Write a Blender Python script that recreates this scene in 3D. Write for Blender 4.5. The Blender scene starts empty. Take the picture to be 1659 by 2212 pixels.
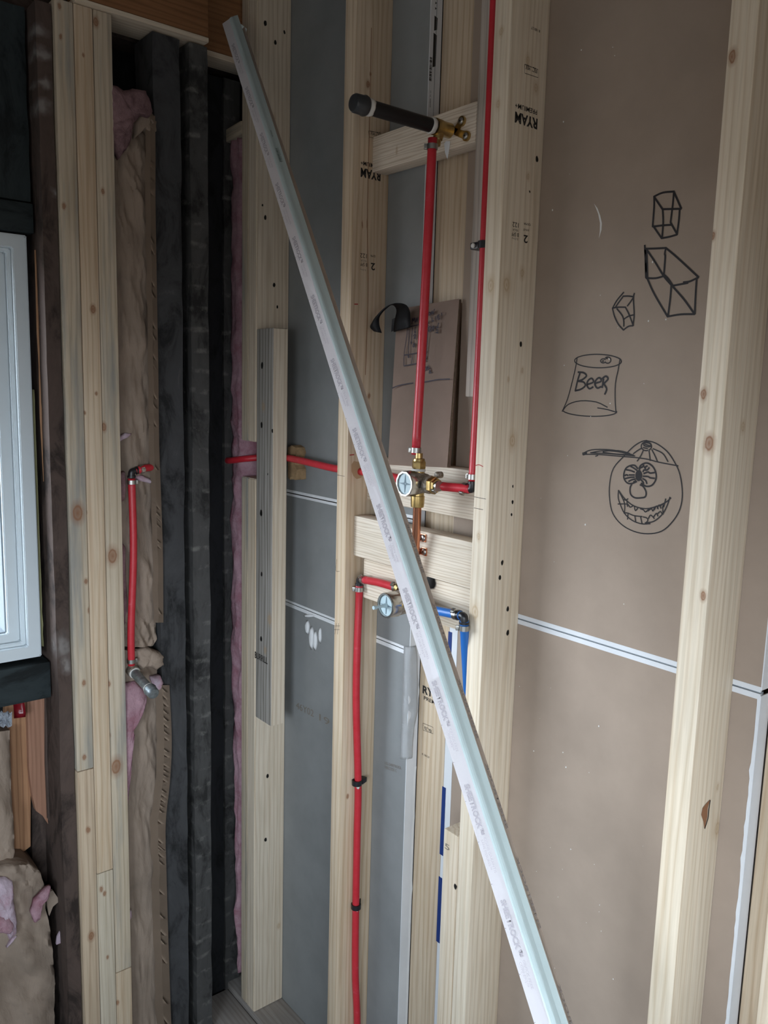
import bpy, bmesh, math, random
from mathutils import Vector, Matrix, noise
random.seed(7)
C = bpy.context.scene.collection
Z0 = 1.69                                   # eye height above the floor

# ------------------------------------------------------------------ camera
CR = Vector((0.6262, 0.7792, 0.0267)).normalized()
CD = Vector((-0.7682, 0.6225, -0.1495)).normalized()
CU = CR.cross(CD).normalized(); CR = CD.cross(CU).normalized()
FPX = 1785.743
cam_d = bpy.data.cameras.new('camera'); cam = bpy.data.objects.new('camera', cam_d); C.objects.link(cam)
cam_d.sensor_fit = 'HORIZONTAL'; cam_d.sensor_width = 36.0; cam_d.lens = 36.0*FPX/1659.0
cam_d.clip_start = 0.02
cam.matrix_world = Matrix(((CR.x, CU.x, -CD.x, 0), (CR.y, CU.y, -CD.y, 0), (CR.z, CU.z, -CD.z, Z0), (0, 0, 0, 1)))
bpy.context.scene.camera = cam

# ------------------------------------------------------------------ light
vs = bpy.context.scene.view_settings
vs.view_transform = 'Standard'; vs.look = 'None'; vs.gamma = 1; vs.use_curve_mapping = False
vs.exposure = 1.36
W = bpy.data.worlds.new('overcast_sky'); bpy.context.scene.world = W; W.use_nodes = True
SKY, GROUND = 7.0, 0.64                      # overcast sky above the horizon, pale yard below it
_n = W.node_tree; _bg = _n.nodes['Background']; _tc = _n.nodes.new('ShaderNodeTexCoord'); _sp = _n.nodes.new('ShaderNodeSeparateXYZ')
_rp = _n.nodes.new('ShaderNodeValToRGB'); _n.links.new(_tc.outputs['Generated'], _sp.inputs[0]); _ma = _n.nodes.new('ShaderNodeMath')
_ma.operation = 'MULTIPLY_ADD'; _ma.inputs[1].default_value = 0.5; _ma.inputs[2].default_value = 0.5
_n.links.new(_sp.outputs['Z'], _ma.inputs[0]); _n.links.new(_ma.outputs[0], _rp.inputs[0])
_e = _rp.color_ramp.elements; _e[0].position = 0.445; _e[0].color = (GROUND/SKY, GROUND/SKY*.92, GROUND/SKY*.84, 1)
_e[1].position = 0.52; _e[1].color = (0.82, 0.92, 1.03, 1)
_k = _e.new(0.62); _k.color = (0.80, 0.92, 1.03, 1); _k = _e.new(0.80); _k.color = (0.30, 0.36, 0.43, 1)
_n.links.new(_rp.outputs[0], _bg.inputs[0]); _bg.inputs[1].default_value = SKY

def portal(name, loc, target, sx, sy):
    l = bpy.data.lights.new(name, 'AREA'); l.shape = 'RECTANGLE'; l.size = sx; l.size_y = sy; l.cycles.is_portal = True
    o = bpy.data.objects.new(name, l); C.objects.link(o); o.location = loc
    o.rotation_euler = (Vector(target)-Vector(loc)).to_track_quat('-Z', 'Y').to_euler()
portal('window_portal_left', (-1.992, -0.2175, 1.532), (0, -0.2175, 1.532), 1.46, 0.87)
portal('window_portal_back', (0.35, -1.365, 1.325), (0.35, 0, 1.325), 1.1, 0.85)
portal('window_portal_right', (1.265, -0.40, 1.375), (0, -0.40, 1.375), 0.8, 0.75)

# ------------------------------------------------------------------ helpers
def ray(px, py):
    return CD*FPX + CR*(px-829.5) - CU*(py-1106.0)
def onx(px, py, x):
    v = ray(px, py); v = v*(x/v.x); return Vector((v.x, v.y, v.z+Z0))
def ony(px, py, y):
    v = ray(px, py); v = v*(y/v.y); return Vector((v.x, v.y, v.z+Z0))
def dep(px, py, d):
    v = ray(px, py)*(d/FPX); return Vector((v.x, v.y, v.z+Z0))

def tag(o, label=None, cat=None, group=None, kind=None):
    if label: o['label'] = label
    if cat: o['category'] = cat
    if group: o['group'] = group
    if kind: o['kind'] = kind
    return o
def empty(name, loc, label=None, cat=None, group=None):
    o = bpy.data.objects.new(name, None); C.objects.link(o); o.location = loc
    o.empty_display_size = 0.02
    return tag(o, label, cat, group)
def wm(o):
    m = o.matrix_basis.copy()
    return (wm(o.parent) @ o.matrix_parent_inverse @ m) if o.parent else m
def obj(name, bm, mat, parent=None, smooth=False, recalc=True):
    if recalc: bmesh.ops.recalc_face_normals(bm, faces=bm.faces)
    me = bpy.data.meshes.new(name); bm.to_mesh(me); bm.free()
    if mat: me.materials.append(mat)
    if smooth:
        for p in me.polygons: p.use_smooth = True
    o = bpy.data.objects.new(name, me); C.objects.link(o)
    if parent: adopt(o, parent)
    return o
def adopt(o, parent):
    o.parent = parent; o.matrix_parent_inverse = wm(parent).inverted()
def autosmooth(o, ang=35):
    me = o.data; a = math.radians(ang)
    bm = bmesh.new(); bm.from_mesh(me)
    for f in bm.faces: f.smooth = True
    for e in bm.edges:
        e.smooth = not (len(e.link_faces) != 2 or e.calc_face_angle(0) > a)
    bm.to_mesh(me); bm.free(); return o
def origin_to(o, loc):
    """move a top-level mesh's origin to loc without moving the mesh"""
    loc = Vector(loc); o.data.transform(Matrix.Translation(-loc)); o.location = loc; return o

def box(bm, lo, hi, M=None, bev=0.0):
    lo, hi = Vector(lo), Vector(hi)
    vs_ = [bm.verts.new((x, y, z)) for x in (lo.x, hi.x) for y in (lo.y, hi.y) for z in (lo.z, hi.z)]
    f = [(0, 1, 3, 2), (4, 6, 7, 5), (0, 4, 5, 1), (2, 3, 7, 6), (0, 2, 6, 4), (1, 5, 7, 3)]
    fs = [bm.faces.new([vs_[i] for i in q]) for q in f]
    if bev > 0:
        es = list({e for q in fs for e in q.edges})
        r = bmesh.ops.bevel(bm, geom=es, offset=bev, segments=2, affect='EDGES', profile=0.6)
        vs_ = list({v for q in r['faces'] for v in q.verts} | {v for v in vs_ if v.is_valid})
    if M is not None:
        for v in vs_: v.co = M @ v.co
    return vs_
def loft(bm, rings, cap=True, closed=True):
    R = [[bm.verts.new(p) for p in r] for r in rings]
    n = len(R[0])
    for a, b in zip(R, R[1:]):
        for i in range(n if closed else n-1):
            j = (i+1) % n
            bm.faces.new((a[i], a[j], b[j], b[i]))
    if cap and closed:
        bm.faces.new(R[0][::-1]); bm.faces.new(R[-1])
def frame(d):
    d = d.normalized(); a = Vector((0, 0, 1)) if abs(d.z) < 0.9 else Vector((0, 1, 0))
    u = d.cross(a).normalized(); return u, u.cross(d).normalized()
def lathe(bm, base, axis, prof, n=28, oct_=0):
    """prof: list of (distance along axis, radius)"""
    base = Vector(base); axis = Vector(axis).normalized(); u, v = frame(axis)
    n = oct_ or n
    rings = []
    for t, r in prof:
        r = max(r, 1e-5)
        rings.append([base+axis*t+u*(r*math.cos(2*math.pi*(i+.5)/n))+v*(r*math.sin(2*math.pi*(i+.5)/n)) for i in range(n)])
    loft(bm, rings)
def smoothpts(P, k=8):
    P = [Vector(p) for p in P]
    if len(P) < 3 or k < 2: return P
    Q = [P[0]*2-P[1]]+P+[P[-1]*2-P[-2]]; out = []
    for i in range(1, len(Q)-2):
        a, b, c, d = Q[i-1:i+3]
        for j in range(k):
            t = j/k
            out.append(0.5*((2*b)+(c-a)*t+(2*a-5*b+4*c-d)*t*t+(3*b-a-3*c+d)*t**3))
    out.append(P[-1]); return out
def tube(bm, P, r, n=16, k=8):
    P = smoothpts(P, k); d = (P[1]-P[0]).normalized(); u, v = frame(d); rings = []
    for i, p in enumerate(P):
        t = (P[min(i+1, len(P)-1)]-P[max(i-1, 0)]).normalized()
        u = (u-t*u.dot(t)).normalized(); v = t.cross(u)
        rr = r(i/(len(P)-1)) if callable(r) else r
        rings.append([p+u*(rr*math.cos(2*math.pi*j/n))+v*(rr*math.sin(2*math.pi*j/n)) for j in range(n)])
    loft(bm, rings)
def slab(bm, pts, n, th):
    """closed prism: polygon pts extruded by th along n"""
    n = Vector(n).normalized(); a = [bm.verts.new(p) for p in pts]; b = [bm.verts.new(Vector(p)+n*th) for p in pts]
    bm.faces.new(a); bm.faces.new(b[::-1])
    for i in range(len(a)):
        j = (i+1) % len(a); bm.faces.new((a[i], b[i], b[j], a[j]))
def ribbon(bm, P, w, n, k=6, lift=0.0004):
    n = Vector(n).normalized(); P = smoothpts(P, k); L = []
    for i, p in enumerate(P):
        t = (P[min(i+1, len(P)-1)]-P[max(i-1, 0)])
        if t.length < 1e-9: t = Vector((1, 0, 0))
        s = n.cross(t.normalized())*(w/2); L.append((bm.verts.new(p+s+n*lift), bm.verts.new(p-s+n*lift)))
    for a, b in zip(L, L[1:]): bm.faces.new((a[0], a[1], b[1], b[0]))
NY = Vector((0, -1, 0)); NX = Vector((1, 0, 0))

def jag(p, s, amp, seed=0):
    p = Vector(p); return p+Vector((noise.noise(p*s+Vector((seed, 0, 0))), noise.noise(p*s+Vector((0, seed, 9))), noise.noise(p*s+Vector((5, 2, seed)))))*amp

# ------------------------------------------------------------------ materials
def mat(name, col, rough=0.7, metal=0.0, spec=0.3):
    m = bpy.data.materials.new(name); m.use_nodes = True; b = m.node_tree.nodes['Principled BSDF']
    b.inputs['Base Color'].default_value = (*col, 1); b.inputs['Roughness'].default_value = rough
    b.inputs['Metallic'].default_value = metal; b.inputs['Specular IOR Level'].default_value = spec
    return m
def N(m, t, **k):
    n = m.node_tree.nodes.new(t)
    for a, v in k.items():
        if a in n.inputs.keys() if isinstance(a, str) else False: n.inputs[a].default_value = v
        else: setattr(n, a, v)
    return n
def L(m, a, b): m.node_tree.links.new(a, b)
def bsdf(m): return m.node_tree.nodes['Principled BSDF']
def coords(m, scale, rnd=True):
    tc = N(m, 'ShaderNodeTexCoord'); mp = N(m, 'ShaderNodeMapping'); mp.inputs['Scale'].default_value = scale
    L(m, tc.outputs['Object'], mp.inputs['Vector'])
    if rnd:
        oi = N(m, 'ShaderNodeObjectInfo'); ml = N(m, 'ShaderNodeMath', operation='MULTIPLY'); ml.inputs[1].default_value = 37.0
        L(m, oi.outputs['Random'], ml.inputs[0])
        cb = N(m, 'ShaderNodeCombineXYZ')
        for i in range(3): L(m, ml.outputs[0], cb.inputs[i])
        L(m, cb.outputs[0], mp.inputs['Location'])
    return mp.outputs[0]
def ramp(m, fac, stops):
    r = N(m, 'ShaderNodeValToRGB'); e = r.color_ramp.elements
    while len(e) < len(stops): e.new(0.5)
    for x, (p, c) in zip(e, stops): x.position = p; x.color = (*c, 1) if len(c) == 3 else c
    L(m, fac, r.inputs[0]); return r.outputs[0]
def mix(m, fac, a, b, mode='MIX'):
    n = N(m, 'ShaderNodeMix', data_type='RGBA', blend_type=mode)
    if hasattr(fac, 'links') or hasattr(fac, 'is_linked'): L(m, fac, n.inputs[0])
    else: n.inputs[0].default_value = fac
    for s, i in ((a, 6), (b, 7)):
        if isinstance(s, tuple): n.inputs[i].default_value = (*s, 1)
        else: L(m, s, n.inputs[i])
    return n.outputs[2]
def noise_n(m, vec, scale, detail=4, rough=0.55, dist=0.0):
    n = N(m, 'ShaderNodeTexNoise'); n.inputs['Scale'].default_value = scale; n.inputs['Detail'].default_value = detail
    n.inputs['Roughness'].default_value = rough; n.inputs['Distortion'].default_value = dist; L(m, vec, n.inputs['Vector']); return n.outputs[0]
def bump(m, h, strength, dist=0.002):
    b = N(m, 'ShaderNodeBump'); b.inputs['Strength'].default_value = strength; b.inputs['Distance'].default_value = dist
    L(m, h, b.inputs['Height']); L(m, b.outputs[0], bsdf(m).inputs['Normal'])

def wood(name, light, mid, dark, rough=0.62, stain=None, knots=True, ring=34.0, contrast=0.40):
    """softwood with growth rings running along the local Z of each board"""
    light, mid, dark = [(c[0], c[1]*.965, c[2]*.985) for c in (light, mid, dark)]
    m = mat(name, mid, rough, spec=0.25)
    v = coords(m, (1, 1, 0.055))
    wv = N(m, 'ShaderNodeTexWave', wave_type='RINGS', rings_direction='Z'); wv.inputs['Scale'].default_value = ring
    wv.inputs['Distortion'].default_value = 9.0; wv.inputs['Detail'].default_value = 3; wv.inputs['Detail Scale'].default_value = 0.8
    wv.inputs['Detail Roughness'].default_value = 0.6
    L(m, v, wv.inputs['Vector'])
    v2 = coords(m, (70, 70, 2.2)); fine = noise_n(m, v2, 3.0, 5, 0.6)
    v3 = coords(m, (6, 6, 1.3)); broad = noise_n(m, v3, 1.6, 3, 0.5)
    c1 = ramp(m, wv.outputs['Fac'], [(0.0, dark), (0.22, mid), (0.75, light), (1.0, light)])
    c2 = ramp(m, broad, [(0.3, mid), (0.62, light)])
    c = mix(m, contrast, c2, c1)
    fr = ramp(m, fine, [(0.35, (0.86, 0.84, 0.8)), (0.6, (1.04, 1.03, 1.02))])
    c = mix(m, 0.8, c, fr, 'MULTIPLY')
    if stain:
        v4 = coords(m, (14, 14, 1.0)); st = noise_n(m, v4, 2.2, 5, 0.6)
        sf = ramp(m, st, [(0.48, (0, 0, 0)), (0.66, (0.85, 0.85, 0.85))])
        c = mix(m, sf, c, stain)
    L(m, c, bsdf(m).inputs['Base Color'])
    bump(m, fine, 0.12, 0.001)
    return m
PINE = wood('pine_framing_lumber', (0.66, 0.56, 0.41), (0.58, 0.46, 0.31), (0.42, 0.28, 0.16))
PALE = wood('pale_spruce_lumber', (0.70, 0.63, 0.50), (0.62, 0.53, 0.39), (0.46, 0.35, 0.23))
STUDC = wood('bright_spruce_stud', (0.74, 0.67, 0.53), (0.66, 0.57, 0.42), (0.50, 0.38, 0.24), contrast=0.35)
GREYP = wood('blue_stained_pine', (0.60, 0.53, 0.40), (0.50, 0.43, 0.31), (0.34, 0.26, 0.17), stain=(0.27, 0.27, 0.25))
GREYS = wood('grey_weathered_pine', (0.42, 0.41, 0.37), (0.33, 0.32, 0.28), (0.16, 0.15, 0.13), contrast=0.7, knots=False)
BLOCKM = wood('pale_blocking_lumber', (0.76, 0.70, 0.58), (0.66, 0.58, 0.45), (0.45, 0.33, 0.21), ring=80, contrast=0.5, knots=False)
PLATE = wood('dusty_plate_lumber', (0.42, 0.40, 0.37), (0.35, 0.33, 0.30), (0.25, 0.22, 0.18), knots=False, contrast=0.3)
BROWNB = wood('reddish_header_board', (0.28, 0.14, 0.062), (0.22, 0.105, 0.046), (0.13, 0.06, 0.025), knots=False, contrast=0.4, rough=0.6)
ORANGE = wood('old_orange_board', (0.42, 0.24, 0.13), (0.34, 0.18, 0.09), (0.19, 0.09, 0.05), knots=False, contrast=0.5)
def old_wood(name, base, patch, marks=False):
    m = mat(name, base, 0.8, spec=0.3)
    v = coords(m, (1, 1, 0.5)); n1 = noise_n(m, v, 14, 6, 0.7, 0.6)
    c = ramp(m, n1, [(0.38, tuple(x*0.35 for x in base)), (0.5, base), (0.66, tuple(x*1.25 for x in base)), (0.76, patch)])
    if marks:
        tc = N(m, 'ShaderNodeTexCoord'); sp = N(m, 'ShaderNodeSeparateXYZ'); L(m, tc.outputs['Object'], sp.inputs[0])
        mu = N(m, 'ShaderNodeMath', operation='MULTIPLY_ADD'); mu.inputs[1].default_value = 1/0.046
        nn = noise_n(m, coords(m, (8, 8, 3)), 2, 3); nk = N(m, 'ShaderNodeMath', operation='MULTIPLY'); nk.inputs[1].default_value = .45; L(m, nn, nk.inputs[0])
        L(m, sp.outputs['Z'], mu.inputs[0]); L(m, nk.outputs[0], mu.inputs[2])
        fr = N(m, 'ShaderNodeMath', operation='FRACT'); L(m, mu.outputs[0], fr.inputs[0])
        band = ramp(m, fr.outputs[0], [(0.0, (0, 0, 0)), (0.36, (0, 0, 0)), (0.46, (1, 1, 1)), (0.58, (1, 1, 1)), (0.68, (0, 0, 0))])
        n2 = noise_n(m, coords(m, (1, 1, 1)), 30, 4, 0.7)
        gate = ramp(m, n2, [(0.48, (0, 0, 0)), (0.68, (0.60, 0.60, 0.60))])
        f = mix(m, 1.0, band, gate, 'MULTIPLY')
        c = mix(m, f, c, tuple(min(1, x*1.35) for x in patch))
    L(m, c, bsdf(m).inputs['Base Color']); bump(m, n1, 0.5, 0.004)
    return m
DARKW = old_wood('sooty_old_timber', (0.050, 0.050, 0.052), (0.15, 0.145, 0.135))
DARKM = old_wood('lath_marked_old_timber', (0.062, 0.060, 0.058), (0.16, 0.155, 0.14), True)
DARKB = old_wood('dark_brown_old_timber', (0.075, 0.052, 0.043), (0.17, 0.15, 0.135))
CHAR = old_wood('black_sheathing', (0.012, 0.013, 0.015), (0.03, 0.03, 0.03))
TEAL = old_wood('blackish_green_old_timber', (0.022, 0.030, 0.032), (0.07, 0.075, 0.075))

def paper(name, col, amt=0.12, rough=0.85, sc=9):
    m = mat(name, col, rough, spec=0.2)
    n = noise_n(m, coords(m, (1, 1, 1), False), sc, 5, 0.6)
    L(m, ramp(m, n, [(0.3, tuple(x*(1-amt) for x in col)), (0.7, tuple(min(1, x*(1+amt)) for x in col))]), bsdf(m).inputs['Base Color'])
    n2 = noise_n(m, coords(m, (1, 1, 1), False), 220, 3); bump(m, n2, 0.08, 0.0006)
    return m
BROWN = paper('brown_drywall_paper', (0.335, 0.262, 0.208), 0.07)
GREY = paper('grey_drywall_paper', (0.245, 0.250, 0.248), 0.08)
KRAFT = paper('kraft_facing_paper', (0.285, 0.220, 0.172), 0.16)
_b = KRAFT.node_tree.nodes['Bump']; _cn = noise_n(KRAFT, coords(KRAFT, (1, 1, .35), False), 26, 5, .6, 1.4); KRAFT.node_tree.links.new(_cn, _b.inputs['Height']); _b.inputs['Strength'].default_value = .55; _b.inputs['Distance'].default_value = .006
CARD = paper('corrugated_cardboard', (0.43, 0.315, 0.255), 0.08)
WHITEP = paper('white_edge_paper', (0.66, 0.67, 0.69), 0.06)
MUD = paper('dried_joint_compound', (0.74, 0.75, 0.76), 0.05, 0.6, 30)
DUST = paper('pale_dust_smear', (0.40, 0.385, 0.37), 0.1)
BEADW = paper('white_bead_paper_pink_light_tint', (0.88, 0.85, 0.87), 0.015)  # white paper; the pinkish cast of light on this flange is in the colour
BEADA = paper('white_bead_paper_aqua_light_tint', (0.78, 0.88, 0.88), 0.015)  # same white paper, with the cool cast of the light painted in
BEADK = paper('brown_bead_backing_paper', (0.60, 0.50, 0.42), 0.06)
def fluff(name, c1, c2):
    m = mat(name, c1, 1.0, spec=0.0)
    n = noise_n(m, coords(m, (1, 1, 1), False), 16, 7, 0.72)
    L(m, ramp(m, n, [(0.38, c2), (0.55, c1), (0.72, tuple(min(1, x*1.25) for x in c1))]), bsdf(m).inputs['Base Color'])
    n2 = noise_n(m, coords(m, (1, 1, 1), False), 90, 6, 0.8); bump(m, n2, 0.9, 0.006)
    return m
PINK = fluff('pink_glass_fibre', (0.50, 0.31, 0.355), (0.38, 0.18, 0.22))
PINKD = fluff('dusty_pink_glass_fibre', (0.34, 0.21, 0.22), (0.20, 0.12, 0.125))
PINKW = fluff('pale_pink_glass_fibre', (0.60, 0.48, 0.55), (0.50, 0.30, 0.36))
RED = mat('red_pex_plastic', (0.52, 0.022, 0.035), 0.38, spec=0.5)
n_ = noise_n(RED, coords(RED, (1, 1, 1), False), 45, 5, 0.7)
L(RED, ramp(RED, n_, [(0.3, (0.50, 0.018, 0.028)), (0.62, (0.55, 0.03, 0.045)), (0.78, (0.60, 0.12, 0.15))]), bsdf(RED).inputs['Base Color'])
BLUE = mat('blue_pex_plastic', (0.02, 0.13, 0.42), 0.38, spec=0.5)
STEEL = mat('crimp_clamp_steel', (0.40, 0.39, 0.37), 0.34, 1.0)
CHROME = mat('brushed_chrome', (0.50, 0.49, 0.47), 0.20, 1.0)
BRASS = mat('cast_brass', (0.50, 0.34, 0.13), 0.33, 1.0)
n_ = noise_n(BRASS, coords(BRASS, (1, 1, 1), False), 60, 4)
L(BRASS, ramp(BRASS, n_, [(0.3, (0.36, 0.25, 0.10)), (0.65, (0.60, 0.43, 0.18))]), bsdf(BRASS).inputs['Base Color'])
DBRASS = mat('dusty_cast_brass', (0.36, 0.31, 0.26), 0.55, 0.6)
n_ = noise_n(DBRASS, coords(DBRASS, (1, 1, 1), False), 160, 4, 0.7)
L(DBRASS, ramp(DBRASS, n_, [(0.35, (0.20, 0.15, 0.09)), (0.6, (0.44, 0.40, 0.36))]), bsdf(DBRASS).inputs['Base Color'])
COPPER = mat('copper_tube', (0.62, 0.26, 0.15), 0.27, 1.0)
IRON = mat('black_iron_pipe', (0.010, 0.010, 0.011), 0.42, spec=0.4)
IRONC = mat('black_iron_cap', (0.028, 0.030, 0.033), 0.36, spec=0.5)
GALV = mat('galvanised_pipe', (0.20, 0.22, 0.23), 0.42, 0.7)
n_ = noise_n(GALV, coords(GALV, (1, 1, 1), False), 70, 4)
L(GALV, ramp(GALV, n_, [(0.35, (0.17, 0.19, 0.20)), (0.65, (0.34, 0.38, 0.39))]), bsdf(GALV).inputs['Base Color'])
PTFE = mat('white_thread_tape', (0.62, 0.60, 0.56), 0.6)
BLACKP = mat('black_plastic', (0.012, 0.012, 0.015), 0.35, spec=0.5)
TAPE = mat('black_duct_tape', (0.010, 0.010, 0.012), 0.5, spec=0.3)
DISC = mat('pale_blue_plastic_plug', (0.42, 0.53, 0.57), 0.4, spec=0.5)
DISCD = mat('shadow_slot_grey_plastic', (0.16, 0.22, 0.26), 0.5)
INK = mat('black_marker_ink', (0.016, 0.013, 0.014), 0.6)
INKB = mat('purple_black_marker_ink', (0.028, 0.018, 0.030), 0.6)
STAMP = mat('black_stamp_ink', (0.028, 0.024, 0.022), 0.8)
STAMPL = mat('faded_stamp_ink', (0.20, 0.17, 0.14), 0.8)
BINK = mat('pinkish_grey_print', (0.42, 0.385, 0.415), 0.8)
BINKL = mat('pale_pinkish_grey_print', (0.60, 0.555, 0.59), 0.8)
BINKD = mat('grey_back_print', (0.24, 0.20, 0.18), 0.8)
BARC = mat('green_black_print', (0.10, 0.15, 0.14), 0.8)
REDINK = mat('red_pencil_mark', (0.40, 0.03, 0.03), 0.7)
HOLE = mat('dark_nail_hole', (0.008, 0.007, 0.006), 0.9)
KNOT = mat('reddish_brown_knot', (0.26, 0.12, 0.06), 0.6)
KNOTL = mat('pale_ring_knot', (0.44, 0.30, 0.17), 0.6)
NAVY = mat('navy_edge_tape', (0.012, 0.035, 0.16), 0.6)
VINYL = mat('white_vinyl_window', (0.62, 0.68, 0.71), 0.4, spec=0.4)
VINYLD = mat('grey_window_gasket', (0.20, 0.23, 0.25), 0.6)
FOAM = paper('yellow_green_spray_foam', (0.22, 0.21, 0.11), 0.2)
REDT = mat('glossy_red_tape', (0.30, 0.012, 0.022), 0.22, spec=0.6)
FOIL = mat('crinkled_plastic_scrap', (0.50, 0.54, 0.60), 0.35, spec=0.5)
OSB = paper('orange_brown_cut_wood', (0.36, 0.24, 0.13), 0.3, 0.8, 60)
CHIP = paper('white_scraped_gypsum', (0.72, 0.70, 0.67), 0.05)
PLAIN = mat('plain_painted_wall', (0.50, 0.48, 0.45), 0.9)
FLOORM = paper('dusty_grey_subfloor', (0.27, 0.28, 0.29), 0.14)
CEILM = mat('grey_ceiling_board', (0.30, 0.29, 0.28), 0.9)
GLASS = bpy.data.materials.new('window_glass'); GLASS.use_nodes = True
_nt = GLASS.node_tree; _nt.nodes.remove(_nt.nodes['Principled BSDF'])
_o = [n for n in _nt.nodes if n.type == 'OUTPUT_MATERIAL'][0]
_t = _nt.nodes.new('ShaderNodeBsdfTransparent'); _g = _nt.nodes.new('ShaderNodeBsdfGlossy'); _g.inputs['Roughness'].default_value = 0.02
_m = _nt.nodes.new('ShaderNodeMixShader'); _m.inputs[0].default_value = 0.06
_nt.links.new(_t.outputs[0], _m.inputs[1]); _nt.links.new(_g.outputs[0], _m.inputs[2]); _nt.links.new(_m.outputs[0], _o.inputs[0])

# ------------------------------------------------------------------ builders
def board(name, lo, hi, m, label, cat='lumber', group=None, axis='z', bev=0.003, kind=None, tilt=None):
    """a piece of lumber; local Z runs along its length"""
    lo, hi = Vector(lo), Vector(hi); c = (lo+hi)/2; d = hi-lo
    bm = bmesh.new()
    if axis == 'z': dims = d; rot = Matrix.Identity(3)
    elif axis == 'x': dims = Vector((d.z, d.y, d.x)); rot = Matrix(((0, 0, 1), (0, 1, 0), (-1, 0, 0)))
    else: dims = Vector((d.x, d.z, d.y)); rot = Matrix(((1, 0, 0), (0, 0, 1), (0, -1, 0)))
    box(bm, -dims/2, dims/2, bev=bev)
    o = autosmooth(obj(name, bm, m), 50)
    mw = rot.to_4x4()
    if tilt: mw = Matrix.Rotation(tilt[0], 4, tilt[1]) @ mw
    o.matrix_basis = Matrix.Translation(c) @ mw
    return tag(o, label, cat, group, kind)

def text(body, a, b, h, n, m, parent, name='stamp_lettering', bold=0.0, lift=0.0005, flipv=None):
    """flat lettering from point a to point b (baseline) with cap height h on a surface of normal n"""
    cu = bpy.data.curves.new('lettering', 'FONT'); cu.body = body; cu.size = 1.0; cu.offset = bold; cu.resolution_u = 3
    t = bpy.data.objects.new('lettering', cu); C.objects.link(t)
    dg = bpy.context.evaluated_depsgraph_get(); dg.update()
    me = bpy.data.meshes.new_from_object(t.evaluated_get(dg)); bpy.data.objects.remove(t); bpy.data.curves.remove(cu)
    xs = [v.co.x for v in me.vertices]; ys = [v.co.y for v in me.vertices]
    x0, x1, y0, y1 = min(xs), max(xs), min(ys), max(ys)
    a, b = Vector(a), Vector(b); n = Vector(n).normalized(); r = b-a; u = n.cross(r).normalized()
    if flipv: u = -u
    for v in me.vertices:
        v.co = a + r*((v.co.x-x0)/(x1-x0)) + u*(h*(v.co.y-y0)/(y1-y0)) + n*lift
    me.materials.clear(); me.materials.append(m); me.name = name
    o = bpy.data.objects.new(name, me); C.objects.link(o); adopt(o, parent); return o

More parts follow.
